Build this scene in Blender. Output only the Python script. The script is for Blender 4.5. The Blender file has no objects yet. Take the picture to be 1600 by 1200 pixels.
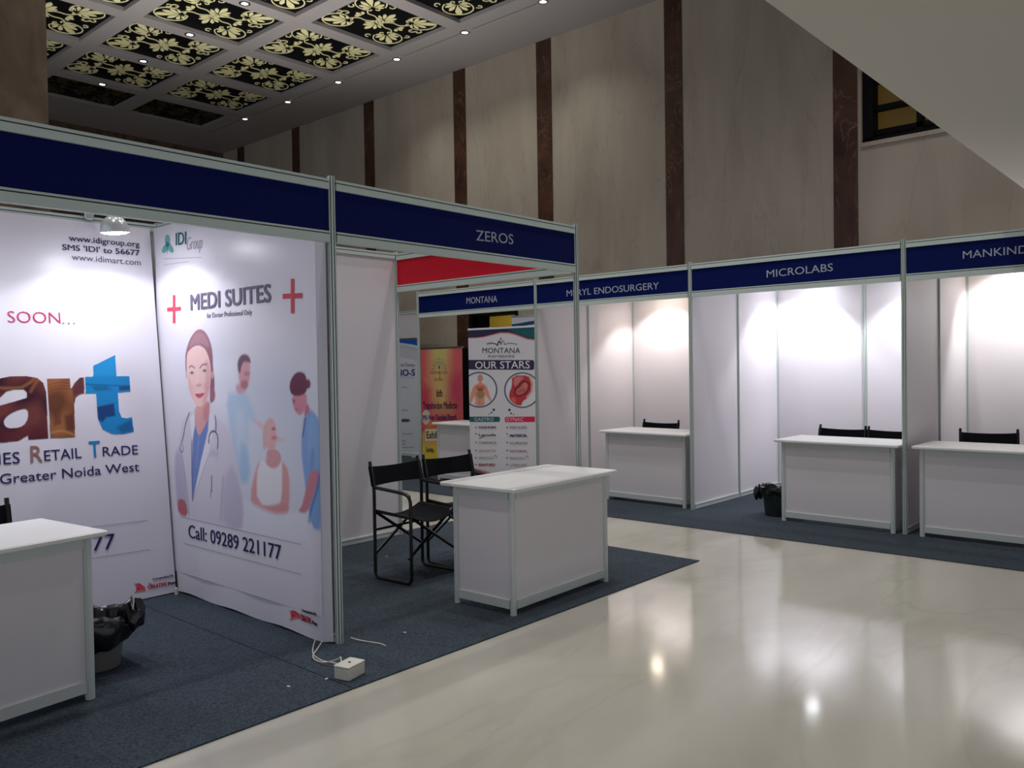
import bpy, math, random
import numpy as np
from mathutils import Vector, Matrix
random.seed(7)
SC = bpy.context.scene
COL = SC.collection
PI = math.pi

# ------------------------------------------------------------------ camera, world, exposure
F_PX = 1300.56
CAM = np.array([3.6874, -2.7052, 1.4838])
YAW, PITCH, ROLL = 0.7280, -0.0201, -0.0153
fw = np.array([-math.sin(YAW)*math.cos(PITCH), math.cos(YAW)*math.cos(PITCH), math.sin(PITCH)])
_r = np.array([math.cos(YAW), math.sin(YAW), 0.0]); _u = np.cross(_r, fw)
rt = math.cos(ROLL)*_r + math.sin(ROLL)*_u
up = -math.sin(ROLL)*_r + math.cos(ROLL)*_u
cd = bpy.data.cameras.new('camera'); cam = bpy.data.objects.new('camera', cd); COL.objects.link(cam)
cd.sensor_width = 36.0; cd.lens = 36.0*F_PX/1600.0; cd.clip_end = 200; cd.clip_start = 0.05
cam.matrix_world = Matrix(((rt[0], up[0], -fw[0], CAM[0]), (rt[1], up[1], -fw[1], CAM[1]), (rt[2], up[2], -fw[2], CAM[2]), (0, 0, 0, 1)))
SC.camera = cam
W = bpy.data.worlds.new('world'); SC.world = W; W.use_nodes = True
W.node_tree.nodes['Background'].inputs[0].default_value = (0.80, 0.87, 1.0, 1)
W.node_tree.nodes['Background'].inputs[1].default_value = 0.44
SC.view_settings.view_transform = 'Standard'; SC.view_settings.look = 'None'
SC.view_settings.exposure = 0.14; SC.view_settings.gamma = 1.0
SC.view_settings.use_curve_mapping = False

def lamp(name, loc, direction, power, color, size, blend, radius):
    l = bpy.data.lights.new(name, 'SPOT'); o = bpy.data.objects.new(name, l); COL.objects.link(o)
    o.location = loc
    o.rotation_euler = Vector(direction).to_track_quat('-Z', 'Y').to_euler()
    l.energy = power; l.color = color; l.spot_size = math.radians(size); l.spot_blend = blend; l.shadow_soft_size = radius
    return o

# unseen downlights added to brighten the hall: (x, y, z, watts)
H = 6.65
MZ = 3.10          # underside of the mezzanine
HALL_FILL_LIGHTS = [(-1.4, 3.65, H, 320), (-1.4, .06, H, 320), (0.2, 1.86, H, 320), (0.2, -1.73, H, 320), (-3.0, 1.86, H, 260),
               (-4.57, 3.65, H, 460), (-3.0, -1.73, H, 220), (1.2, 3.2, H, 420), (1.2, 5.7, H, 260)]
MEZZ_FILL_LIGHTS = [(2.6, .3, MZ, 40), (2.7, -1.6, MZ, 18), (5.2, -1.6, MZ, 20), (3.2, -4.2, MZ, 26)]  # unseen fixtures added as fill light below the mezzanine slab
for i, (x, y, z, w) in enumerate(HALL_FILL_LIGHTS + MEZZ_FILL_LIGHTS):
    lamp('downlight_or_fill_beam', (x, y, z-0.03), (0, 0, -1), w*.50, (1.0, 0.985, 0.96), 120, 1.0, 0.06)

# ------------------------------------------------------------------ helpers
def lin(c):
    c = np.asarray(c, float)/255.0
    return np.where(c <= .04045, c/12.92, ((c+.055)/1.055)**2.4)

def mat(name, rgb, rough=.5, metal=0.0, spec=.5, emit=None, estr=0.0, coat=0.0):
    m = bpy.data.materials.new(name); m.use_nodes = True
    b = m.node_tree.nodes['Principled BSDF']
    c = lin(rgb); b.inputs['Base Color'].default_value = (c[0], c[1], c[2], 1)
    b.inputs['Roughness'].default_value = rough; b.inputs['Metallic'].default_value = metal
    b.inputs['Specular IOR Level'].default_value = spec; b.inputs['Coat Weight'].default_value = coat
    if emit is not None:
        e = lin(emit); b.inputs['Emission Color'].default_value = (e[0], e[1], e[2], 1)
        b.inputs['Emission Strength'].default_value = estr
    return m

def nodes(m): return m.node_tree.nodes, m.node_tree.links, m.node_tree.nodes['Principled BSDF']

def noise_mix(m, rgb_a, rgb_b, scale, detail=6, lo=.35, hi=.65, stretch=(1, 1, 1), bump=0, dist=0.0):
    N, L, b = nodes(m)
    tc = N.new('ShaderNodeTexCoord'); mp = N.new('ShaderNodeMapping'); mp.inputs['Scale'].default_value = stretch
    nz = N.new('ShaderNodeTexNoise'); nz.inputs['Scale'].default_value = scale; nz.inputs['Detail'].default_value = detail
    nz.inputs['Distortion'].default_value = dist
    rp = N.new('ShaderNodeValToRGB'); rp.color_ramp.elements[0].position = lo; rp.color_ramp.elements[1].position = hi
    for e, c in zip(rp.color_ramp.elements, (rgb_a, rgb_b)):
        c = lin(c); e.color = (c[0], c[1], c[2], 1)
    L.new(tc.outputs['Object'], mp.inputs[0]); L.new(mp.outputs[0], nz.inputs['Vector'])
    L.new(nz.outputs['Fac'], rp.inputs[0]); L.new(rp.outputs[0], b.inputs['Base Color'])
    if bump:
        bp = N.new('ShaderNodeBump'); bp.inputs['Strength'].default_value = bump; bp.inputs['Distance'].default_value = .01
        L.new(nz.outputs['Fac'], bp.inputs['Height']); L.new(bp.outputs[0], b.inputs['Normal'])
    return rp, mp, tc

def veins(m, rp, mp, rgb, scale, width, amount, dist=3.0):
    N, L, b = nodes(m)
    nz = N.new('ShaderNodeTexNoise'); nz.inputs['Scale'].default_value = scale; nz.inputs['Detail'].default_value = 5
    nz.inputs['Distortion'].default_value = dist
    a = N.new('ShaderNodeMath'); a.operation = 'SUBTRACT'; a.inputs[1].default_value = .5
    c = N.new('ShaderNodeMath'); c.operation = 'ABSOLUTE'
    mr = N.new('ShaderNodeMapRange'); mr.inputs[1].default_value = 0; mr.inputs[2].default_value = width
    mr.inputs[3].default_value = amount; mr.inputs[4].default_value = 0
    mx = N.new('ShaderNodeMixRGB'); k = lin(rgb); mx.inputs[2].default_value = (k[0], k[1], k[2], 1)
    L.new(mp.outputs[0], nz.inputs['Vector']); L.new(nz.outputs['Fac'], a.inputs[0]); L.new(a.outputs[0], c.inputs[0])
    L.new(c.outputs[0], mr.inputs[0]); L.new(mr.outputs[0], mx.inputs[0]); L.new(rp.outputs[0], mx.inputs[1])
    L.new(mx.outputs[0], b.inputs['Base Color'])

M = {}
M['floor'] = mat('polished_cream_marble', (200, 193, 176), .10, spec=.6)
_a = noise_mix(M['floor'], (180, 175, 162), (200, 196, 184), 1.5, 7, .3, .7, stretch=(1.0, .38, 1), dist=.6); _a[1].inputs['Rotation'].default_value = (0, 0, .5); veins(M['floor'], _a[0], _a[1], (160, 150, 134), 1.0, .022, .17, .9)
M['carpet'] = mat('blue_grey_carpet', (52, 63, 78), .95, spec=.1)
noise_mix(M['carpet'], (50, 58, 67), (77, 86, 95), 90, 4, .35, .75, bump=.35)
M['wall_marble'] = mat('beige_wall_marble', (150, 132, 118), .45, spec=.3)
_a = noise_mix(M['wall_marble'], (172, 160, 145), (195, 184, 168), 2.2, 7, .3, .75, stretch=(1.0, 1.0, .22), dist=.5); veins(M['wall_marble'], _a[0], _a[1], (140, 122, 110), 1.4, .010, .25, 1.2)
M['brown_marble'] = mat('dark_brown_marble', (74, 48, 36), .3, spec=.4)
_a = noise_mix(M['brown_marble'], (58, 38, 30), (98, 66, 50), 2.5, 8, .3, .75, stretch=(1, 1, .6), dist=1.2); veins(M['brown_marble'], _a[0], _a[1], (140, 105, 85), 1.6, .012, .6, 3)
M['column_marble'] = mat('brown_column_marble', (112, 92, 74), .35, spec=.3)
_a = noise_mix(M['column_marble'], (74, 58, 46), (118, 100, 82), 3.2, 8, .3, .72, stretch=(1, 1, .45), dist=1.2)
M['ceiling'] = mat('grey_ceiling_paint', (164, 159, 160), .85, spec=.1)
M['soffit'] = mat('cream_soffit_paint', (228, 224, 212), .85, spec=.1)
M['dark'] = mat('black_backing', (9, 9, 15), .6, spec=.15)
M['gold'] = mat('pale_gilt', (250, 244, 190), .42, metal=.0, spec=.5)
M['shaded_gold'] = mat('shaded_gilt', (72, 62, 34), .5, metal=.1)  # same gilt, colour darkened for the lack of light at the far end
M['alu_pale'] = mat('pale_aluminium', (208, 214, 212), .42, metal=.1, spec=.5)
M['white'] = mat('white_laminate_panel', (226, 221, 226), .42, spec=.35)
M['top'] = mat('white_counter_laminate', (232, 232, 232), .3, spec=.45)
M['alu'] = mat('satin_aluminium', (206, 219, 213), .45, metal=.05, spec=.5)
M['groove'] = mat('shaded_aluminium_slot', (52, 58, 58), .7)  # aluminium coloured darker to stand for the shade inside the slots
M['navy'] = mat('navy_fascia_board', (3, 20, 86), .55, spec=.12)
M['red'] = mat('red_fascia_board', (214, 22, 46), .5, spec=.25)
M['letter'] = mat('pale_grey_lettering', (206, 212, 224), .6)
M['black_metal'] = mat('black_tube', (14, 14, 17), .35, spec=.5)
M['black_cloth'] = mat('black_canvas', (16, 17, 22), .9, spec=.15)
noise_mix(M['black_cloth'], (12, 13, 18), (22, 23, 29), 300, 2, bump=.15)
M['bag'] = mat('black_bin_bag', (6, 7, 10), .22, spec=.7)
M['bin_grey'] = mat('grey_plastic_bin', (112, 110, 106), .5)
M['bin_green'] = mat('dark_green_plastic_bin', (22, 34, 34), .5)
M['plastic'] = mat('white_plastic', (214, 210, 198), .4)
M['chrome'] = mat('chrome', (210, 212, 215), .18, metal=1)
M['reflector'] = mat('pale_glass_reflector', (226, 230, 232), .2, metal=.4)
M['bulb_cool'] = mat('lit_lamp_cool', (255, 255, 255), .4, emit=(246, 248, 255), estr=60)
M['bulb_warm'] = mat('lit_lamp_warm', (255, 240, 220), .4, emit=(255, 236, 212), estr=60)
M['spot_disc'] = mat('lit_downlight', (255, 255, 255), .4, emit=(235, 242, 255), estr=9)
M['amber'] = mat('amber_lit_glass', (60, 48, 22), .3, emit=(150, 118, 48), estr=.11)
M['yellow_wall'] = mat('yellow_wall', (206, 190, 96), .7)
M['fabric'] = mat('printed_banner_fabric', (226, 222, 233), .30, spec=.35)

INK = {}
def ink(rgb):
    if rgb not in INK: INK[rgb] = mat('ink_%d_%d_%d' % rgb, rgb, .5, spec=.25)
    return INK[rgb]

def print_mat():
    m = bpy.data.materials.new('printed_picture'); m.use_nodes = True
    N, L, b = nodes(m); a = N.new('ShaderNodeAttribute'); a.attribute_name = 'ink'
    L.new(a.outputs['Color'], b.inputs['Base Color']); b.inputs['Roughness'].default_value = .30
    b.inputs['Specular IOR Level'].default_value = .35
    return m
M['print'] = print_mat()

class MB:
    def __init__(s): s.v = []; s.f = []; s.m = []; s.sm = []
    def add(s, vs, fs, mi=0, smooth=False, T=None):
        o = len(s.v)
        s.v += [tuple(T @ Vector(v)) if T is not None else tuple(v) for v in vs]
        for f in fs: s.f.append([i+o for i in f]); s.m.append(mi); s.sm.append(smooth)
    def box(s, x0, x1, y0, y1, z0, z1, mi=0, T=None, bev=0.0):
        b = min(bev, (x1-x0)/3, (y1-y0)/3, (z1-z0)/3)
        if b <= 0:
            vs = [(x, y, z) for z in (z0, z1) for y in (y0, y1) for x in (x0, x1)]
            s.add(vs, [(0, 2, 3, 1), (4, 5, 7, 6), (0, 1, 5, 4), (2, 6, 7, 3), (0, 4, 6, 2), (1, 3, 7, 5)], mi, False, T)
        else:   # chamfered on all edges: three stacked octagon-like rings
            def ring(i, z):
                return [(x0+i+b, y0+i, z), (x1-i-b, y0+i, z), (x1-i, y0+i+b, z), (x1-i, y1-i-b, z), (x1-i-b, y1-i, z), (x0+i+b, y1-i, z), (x0+i, y1-i-b, z), (x0+i, y0+i+b, z)]
            vs = ring(b, z0)+ring(0, z0+b)+ring(0, z1-b)+ring(b, z1)
            fs = [tuple(range(7, -1, -1)), tuple(range(24, 32))]
            for k in range(3):
                for i in range(8): fs.append((k*8+i, k*8+(i+1) % 8, k*8+8+(i+1) % 8, k*8+8+i))
            s.add(vs, fs, mi, False, T)
    def prism(s, poly, z0, z1, mi=0, T=None, smooth=False):
        n = len(poly)
        vs = [(x, y, z0) for x, y in poly]+[(x, y, z1) for x, y in poly]
        fs = [tuple(range(n-1, -1, -1)), tuple(range(n, 2*n))]+[(i, (i+1) % n, n+(i+1) % n, n+i) for i in range(n)]
        s.add(vs, fs, mi, smooth, T)
    def ribbon(s, pts, w, z0, z1, mi=0, T=None):      # flat raised strip following a 2-D path
        n = len(pts); P = np.array(pts, float); d = np.gradient(P, axis=0); d /= np.linalg.norm(d, axis=1)[:, None]+1e-9
        nn = np.stack([-d[:, 1], d[:, 0]], 1); ww = np.full(n, w) if np.isscalar(w) else np.array(w)
        A = P+nn*ww[:, None]/2; B = P-nn*ww[:, None]/2
        vs = [(x, y, z0) for x, y in A]+[(x, y, z0) for x, y in B]+[(x, y, z1) for x, y in A]+[(x, y, z1) for x, y in B]
        fs = []
        for i in range(n-1):
            fs += [(i, i+1, n+i+1, n+i), (2*n+i, 3*n+i, 3*n+i+1, 2*n+i+1), (i, 2*n+i, 2*n+i+1, i+1), (n+i, n+i+1, 3*n+i+1, 3*n+i)]
        fs += [(0, n, 3*n, 2*n), (n-1, 3*n-1, 4*n-1, 2*n-1)]
        s.add(vs, fs, mi, False, T)
    def tube(s, path, r, mi=0, n=8, T=None, closed=False):
        P = [Vector(p) for p in path]; m = len(P); vs = []; fs = []
        ref = None
        for i in range(m):
            if closed: t = (P[(i+1) % m]-P[i-1]).normalized()
            else: t = (P[min(i+1, m-1)]-P[max(i-1, 0)]).normalized()
            if ref is None: ref = t.orthogonal().normalized()
            ref = (ref-t*ref.dot(t)); ref = ref.normalized() if ref.length > 1e-6 else t.orthogonal().normalized()
            b = t.cross(ref); rr = r if np.isscalar(r) else r[i]
            for k in range(n):
                a = 2*PI*k/n; vs.append(P[i]+(ref*math.cos(a)+b*math.sin(a))*rr)
        for i in range(m if closed else m-1):
            j = (i+1) % m
            for k in range(n): fs.append((i*n+k, i*n+(k+1) % n, j*n+(k+1) % n, j*n+k))
        if not closed: fs += [tuple(range(n-1, -1, -1)), tuple((m-1)*n+k for k in range(n))]
        s.add(vs, fs, mi, True, T)
    def lathe(s, prof, mi=0, n=24, T=None, cap0=True, cap1=True, fn=None):
        vs = []; fs = []; m = len(prof)
        for j, (r, z) in enumerate(prof):
            for k in range(n):
                a = 2*PI*k/n; p = (r*math.cos(a), r*math.sin(a), z)
                vs.append(fn(p, j, k) if fn else p)
        for j in range(m-1):
            for k in range(n): fs.append((j*n+k, j*n+(k+1) % n, (j+1)*n+(k+1) % n, (j+1)*n+k))
        if cap0: fs.append(tuple(range(n-1, -1, -1)))
        if cap1: fs.append(tuple((m-1)*n+k for k in range(n)))
        s.add(vs, fs, mi, True, T)
    def build(s, name, mats, parent=None, loc=None, rz=0):
        me = bpy.data.meshes.new(name); me.from_pydata(s.v, [], s.f)
        for m in (mats if isinstance(mats, (list, tuple)) else [mats]): me.materials.append(m)
        me.polygons.foreach_set('material_index', s.m); me.polygons.foreach_set('use_smooth', s.sm)
        if any(s.sm): me.set_sharp_from_angle(angle=math.radians(40))
        me.update()
        o = bpy.data.objects.new(name, me); COL.objects.link(o)
        if parent is not None: o.parent = parent
        if loc is not None: o.location = loc
        o.rotation_euler.z = rz
        return o

def tag(o, label=None, cat=None, group=None, kind=None):
    if label: o['label'] = label
    if cat: o['category'] = cat
    if group: o['group'] = group
    if kind: o['kind'] = kind
    return o
def thing(name, label, cat, loc=(0, 0, 0), rz=0, group=None):
    o = bpy.data.objects.new(name, None); COL.objects.link(o); o.empty_display_size = .1
    o.location = loc; o.rotation_euler.z = rz
    return tag(o, label, cat, group)
def copy_tree(o, loc, rz, label, group=None):
    r = o.copy(); COL.objects.link(r); r.location = loc; r.rotation_euler.z = rz; r['label'] = label
    if group: r['group'] = group
    for c in list(o.children):
        k = c.copy(); COL.objects.link(k); k.parent = r
        for g in list(c.children):
            q = g.copy(); COL.objects.link(q); q.parent = k
    return r
def struct(o): o['kind'] = 'structure'; return o

# a flat printed face standing somewhere in the hall: origin, unit axes, and conversion of traced photo points to metres on it
class Face:
    def __init__(s, O, U, V):
        s.O = np.array(O, float); s.U = np.array(U, float); s.U /= np.linalg.norm(s.U)
        V = np.array(V, float); V -= s.U*(V@s.U); s.V = V/np.linalg.norm(V); s.N = np.cross(s.U, s.V)
    def uv(s, p):
        d = fw+(p[0]-800)/F_PX*rt-(p[1]-600)/F_PX*up
        t = ((s.O-CAM)@s.N)/(d@s.N); q = CAM+t*d-s.O
        return np.array([q@s.U, q@s.V])
    def w(s, u, v, n=0.0): return tuple(s.O+s.U*u+s.V*v+s.N*n)
    def mtx(s, n=0.0):
        o = s.O+s.N*n
        return Matrix(((s.U[0], s.V[0], s.N[0], o[0]), (s.U[1], s.V[1], s.N[1], o[1]), (s.U[2], s.V[2], s.N[2], o[2]), (0, 0, 0, 1)))

_font_cache = {}
def text_mesh(s, bold=0.0, space=1.0):
    key = (s, bold, space)
    if key not in _font_cache:
        c = bpy.data.curves.new('t', 'FONT'); c.body = s; c.offset = bold; c.space_character = space; c.resolution_u = 3; c.extrude = 0.004
        o = bpy.data.objects.new('t', c); COL.objects.link(o)
        dg = bpy.context.evaluated_depsgraph_get(); dg.update()
        me = bpy.data.meshes.new_from_object(o.evaluated_get(dg))
        n = len(me.vertices); co = np.empty(n*3); me.vertices.foreach_get('co', co); co = co.reshape(-1, 3)
        bpy.data.objects.remove(o); bpy.data.curves.remove(c)
        _font_cache[key] = (me, co)
    return _font_cache[key]
CAP = None
def local_to(parent, mw):
    PM = Matrix.Translation(parent.location) @ parent.rotation_euler.to_matrix().to_4x4()
    return PM.inverted() @ mw
def text_on(face, s, pL, pR, pTop, rgb, name='lettering', parent=None, bold=0.0, n=.003, fit=None, shear=0.0):
    """lay the string on a face so that its baseline ends and cap height are where they were traced; each word its own piece"""
    global CAP
    if CAP is None: CAP = text_mesh('H')[1][:, 1].max()
    thin = min(bold, 0.0); bold = max(bold, 0.0)
    X_ = lambda t: (text_mesh(t, thin)[1][:, 0].min(), text_mesh(t, thin)[1][:, 0].max())
    a = face.uv(pL); b = face.uv(pR); t = face.uv(pTop)
    d = b-a; L = np.linalg.norm(d); d = d/L; e = np.array([-d[1], d[0]]); h = abs((t-a)@e)
    x0, x1 = X_(s)
    if fit:
        f0, f1 = X_(fit); sx = L/(f1-f0)
        if s.endswith(fit): x0 = x1-L/sx
    else: sx = L/(x1-x0)
    sy = h/CAP; words = s.split(' '); pos = 0
    for wd in words:
        pre = s[:pos+len(wd)]; pos += len(wd)+1
        w0, w1 = X_(wd); start = X_(pre)[1]-(w1-w0)
        me, co = text_mesh(wd, thin)
        V = []; Fs = []; base = [tuple(p.vertices) for p in me.polygons]
        offs = [(0, 0)] if bold == 0 else [(-bold, -bold*.7), (bold, -bold*.7), (-bold, bold*.7), (bold, bold*.7)]
        for ox, oy in offs:
            k = len(V)
            for v in co:
                X = (v[0]-w0+start-x0+ox)*sx+shear*v[1]*sy; Y = (v[1]+oy)*sy
                V.append((a[0]+X*d[0]+Y*e[0], a[1]+X*d[1]+Y*e[1], v[2]*.15+.0004*offs.index((ox, oy))))
            Fs += [tuple(i+k for i in f) for f in base]
        m2 = bpy.data.meshes.new(name); m2.from_pydata(V, [], Fs); m2.materials.append(ink(rgb)); m2.update()
        o = bpy.data.objects.new(name, m2); COL.objects.link(o); o.parent = parent
        o.matrix_local = local_to(parent, face.mtx(n))

# ------------------------------------------------------------------ printed pictures: soft-edged inks laid on a fine grid
class Canvas:
    def __init__(s, face, pts, step, bg):
        q = np.array([face.uv(p) for p in pts]); s.face = face
        s.u0, s.v0 = q.min(0); s.u1, s.v1 = q.max(0)
        s.nx = int((s.u1-s.u0)/step)+2; s.ny = int((s.v1-s.v0)/step)+2
        s.U, s.Vv = np.meshgrid(np.linspace(s.u0, s.u1, s.nx), np.linspace(s.v0, s.v1, s.ny))
        s.C = np.ones((s.ny, s.nx, 3))*lin(bg); s.mask = np.zeros((s.ny, s.nx)); s.step = step
    def _mix(s, a, rgb, sl):
        c = lin(rgb) if not callable(rgb) else rgb(s.U[sl], s.Vv[sl])
        s.C[sl] = s.C[sl]*(1-a[..., None])+c*a[..., None]; s.mask[sl] = np.maximum(s.mask[sl], a)
    def _win(s, q, pad):
        lo = q.min(0)-pad; hi = q.max(0)+pad; dx = (s.u1-s.u0)/(s.nx-1); dy = (s.v1-s.v0)/(s.ny-1)
        i0 = max(0, int((lo[0]-s.u0)/dx)); i1 = min(s.nx, int((hi[0]-s.u0)/dx)+2); j0 = max(0, int((lo[1]-s.v0)/dy)); j1 = min(s.ny, int((hi[1]-s.v0)/dy)+2)
        return (slice(j0, max(j0, j1)), slice(i0, max(i0, i1)))
    def poly_uv(s, q, rgb, soft, op=1.0, holes=()):
        sl = s._win(q, soft*2+.002); X = s.U[sl]; Y = s.Vv[sl]
        if X.size == 0: return
        def sd(q):
            D = np.full(X.shape, 1e9); ins = np.zeros(X.shape, bool); k = len(q)
            for i in range(k):
                a = q[i]; b = q[(i+1) % k]; ab = b-a; L2 = ab@ab+1e-12
                t = np.clip(((X-a[0])*ab[0]+(Y-a[1])*ab[1])/L2, 0, 1)
                D = np.minimum(D, np.hypot(X-a[0]-t*ab[0], Y-a[1]-t*ab[1]))
                if abs(ab[1]) > 1e-12:
                    c = (a[1] > Y) != (b[1] > Y); xi = a[0]+(Y-a[1])/ab[1]*ab[0]; ins ^= c & (X < xi)
            return np.where(ins, -D, D)
        d = sd(q)
        for h in holes: d = np.maximum(d, -sd(h))
        s._mix(np.clip(.5-d/(2*soft), 0, 1)*op, rgb, sl)
    def tr(s, pts): return np.array([s.face.uv(p) for p in pts])
    def poly(s, pts, rgb, soft=.004, op=1.0, smooth=0, holes=()):
        q = s.tr(pts)
        for _ in range(smooth): q = chaikin(q)
        s.poly_uv(q, rgb, soft, op, [chaikin(chaikin(s.tr(h))) for h in holes])
    def ell(s, c, rx, ry, rgb, soft=.004, op=1.0, rot=0.0):
        P = []
        for k in range(28):
            a = 2*PI*k/28; x = rx*math.cos(a); y = ry*math.sin(a)
            P.append((c[0]+x*math.cos(rot)-y*math.sin(rot), c[1]+x*math.sin(rot)+y*math.cos(rot)))
        s.poly(P, rgb, soft, op)
    def stroke(s, pts, w, rgb, soft=.002, op=1.0, smooth=1):   # w in metres
        q = s.tr(pts)
        for _ in range(smooth): q = chaikin(q, False)
        sl = s._win(q, w+soft*2); X = s.U[sl]; Y = s.Vv[sl]
        if X.size == 0: return
        D = np.full(X.shape, 1e9)
        for i in range(len(q)-1):
            a = q[i]; ab = q[i+1]-a; t = np.clip(((X-a[0])*ab[0]+(Y-a[1])*ab[1])/(ab@ab+1e-12), 0, 1)
            D = np.minimum(D, np.hypot(X-a[0]-t*ab[0], Y-a[1]-t*ab[1]))
        s._mix(np.clip(.5-(D-w/2)/(2*soft), 0, 1)*op, rgb, sl)
    def build(s, name, parent, n=.0015, only_mask=False):
        nx, ny = s.nx, s.ny
        co = np.stack([s.U.ravel(), s.Vv.ravel(), np.zeros(nx*ny)], 1)
        idx = np.arange(nx*ny).reshape(ny, nx)
        quads = np.stack([idx[:-1, :-1], idx[:-1, 1:], idx[1:, 1:], idx[1:, :-1]], -1).reshape(-1, 4)
        C = s.C.reshape(-1, 3)
        if only_mask:
            mk = s.mask.ravel() > .45; quads = quads[mk[quads].all(1)]
            used = np.unique(quads); remap = np.full(nx*ny, -1); remap[used] = np.arange(len(used)); quads = remap[quads]; co = co[used]; C = C[used]
        me = bpy.data.meshes.new(name); nf = len(quads)
        me.vertices.add(len(co)); me.vertices.foreach_set('co', co.ravel())
        me.loops.add(nf*4); me.loops.foreach_set('vertex_index', quads.ravel())
        me.polygons.add(nf); me.polygons.foreach_set('loop_start', np.arange(nf)*4); me.polygons.foreach_set('loop_total', np.full(nf, 4))
        at = me.color_attributes.new('ink', 'FLOAT_COLOR', 'POINT'); at.data.foreach_set('color', np.concatenate([C, np.ones((len(co), 1))], 1).astype(np.float32).ravel())
        me.materials.append(M['print']); me.update(); me.validate()
        o = bpy.data.objects.new(name, me); COL.objects.link(o); o.parent = parent
        PM = Matrix.Translation(parent.location) @ parent.rotation_euler.to_matrix().to_4x4()
        if parent.parent is not None:
            g = parent.parent; PM = Matrix.Translation(g.location) @ g.rotation_euler.to_matrix().to_4x4() @ PM
        o.matrix_local = PM.inverted() @ s.face.mtx(n)
        return o
def chaikin(q, closed=True):
    q = np.asarray(q, float)
    if closed:
        r = np.roll(q, -1, 0); return np.stack([.75*q+.25*r, .25*q+.75*r], 1).reshape(-1, 2)
    a = q[:-1]; b = q[1:]; m = np.stack([.75*a+.25*b, .25*a+.75*b], 1).reshape(-1, 2)
    return np.concatenate([q[:1], m, q[-1:]])

# ------------------------------------------------------------------ the hall
YW = 7.6; XL = -14.55
b = MB(); b.box(XL, 9.5, -9, 10.6, -.2, 0); struct(b.build('floor', M['floor']))
# far wall with a doorway (behind the third stand from the right) and a high window; dark stripes set into it
DX0, DX1, DZ = -6.46, -5.34, 2.42
WX0, WX1, WZ0, WZ1 = .17, 2.6, 4.1, 5.5
wl = MB()
for (x0, x1, z0, z1) in [(XL, DX0, 0, H+.3), (DX0, DX1, DZ, H+.3), (DX1, WX0, 0, H+.3), (WX0, WX1, 0, WZ0), (WX0, WX1, WZ1, H+.3), (WX1, 9.5, 0, H+.3)]:
    wl.box(x0, x1, YW, YW+.3, z0, z1)
struct(wl.build('wall_back', M['wall_marble']))
k = 0
for (x0, x1) in [(-13.9, -13.62), (-11.69, -11.43), (-9.24, -8.95), (-6.76, -6.47), (-4.87, -4.57), (-2.52, -2.24), (-.16, .13), (2.7, 3.0)]:
    k += 1; s = MB(); s.box(x0, x1, YW-.012, YW+.02, 0, H); struct(s.build('trim_%d' % k, M['brown_marble']))
b = MB(); b.box(XL-.3, XL, -9, 10.6, 0, H+.3); struct(b.build('wall_left', M['column_marble']))
# ledge under the high window
b = MB(); b.box(WX0, WX1, YW-.03, YW+.02, WZ0-.05, WZ0); struct(b.build('trim_9', M['wall_marble']))
win = bpy.data.objects.new('window_1', None); COL.objects.link(win); win.location = (WX0, YW, WZ0); struct(win)
f = MB(); w_, h_ = WX1-WX0, WZ1-WZ0
f.box(0, .12, .05, .25, 0, h_); f.box(w_-.12, w_, .05, .25, 0, h_); f.box(0, w_, .05, .25, 0, .06); f.box(0, w_, .05, .25, h_-.08, h_)
for xx in (.62, 1.15, 1.7): f.box(xx-.035, xx+.035, .12, .22, 0, h_)
for zz in (.13, .42, .75, 1.08): f.box(0, w_, .12, .22, zz-.03, zz+.03)
f.build('window_frame', M['dark'], win)
f = MB(); f.box(.02, w_-.02, .235, .245, .02, h_-.02); f.build('window_glass', M['amber'], win)
# doorway: black frame, a black leaf standing ajar and a yellow room behind
door = bpy.data.objects.new('door_1', None); COL.objects.link(door); door.location = (DX0, YW, 0); struct(door)
f = MB(); dw = DX1-DX0
f.box(0, .08, -.02, .3, 0, DZ); f.box(dw-.05, dw, -.02, .3, 0, DZ); f.box(.08, dw-.05, -.02, .3, DZ-.05, DZ)
f.build('door_frame', M['dark'], door)
f = MB(); f.box(.085, .34, .1, .145, .01, DZ-.055); f.box(.12, .30, .092, .1, .2, 1.0); f.box(.12, .30, .092, .1, 1.15, 2.2)
lf = f.build('door_leaf', M['dark'], door)
f = MB(); f.tube([(.31, .06, .98), (.31, .06, 1.12)], .01, n=6); f.tube([(.31, .06, 1.0), (.31, .1, 1.0)], .007, n=6); f.tube([(.31, .06, 1.1), (.31, .1, 1.1)], .007, n=6); f.build('handle', M['chrome'], lf)
b = MB(); b.box(-10.2, -4.0, 10.4, 10.6, 0, 3.2); b.box(-4.2, -4.0, YW+.3, 10.4, 0, 3.2); b.box(-10.2, -10.0, YW+.3, 10.4, 0, 3.2); struct(b.build('wall_inner', M['yellow_wall']))
b = MB(); b.box(-10.2, -4.0, YW+.3, 10.6, 3.2, 3.3); struct(b.build('ceiling_inner', M['soffit']))
l = bpy.data.lights.new('inner_room_lamp', 'POINT'); l.energy = 22; l.color = (1, .86, .5); l.shadow_soft_size = .15
o = bpy.data.objects.new('inner_room_lamp', l); COL.objects.link(o); o.location = (-7.0, 9.0, 2.9)

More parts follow.
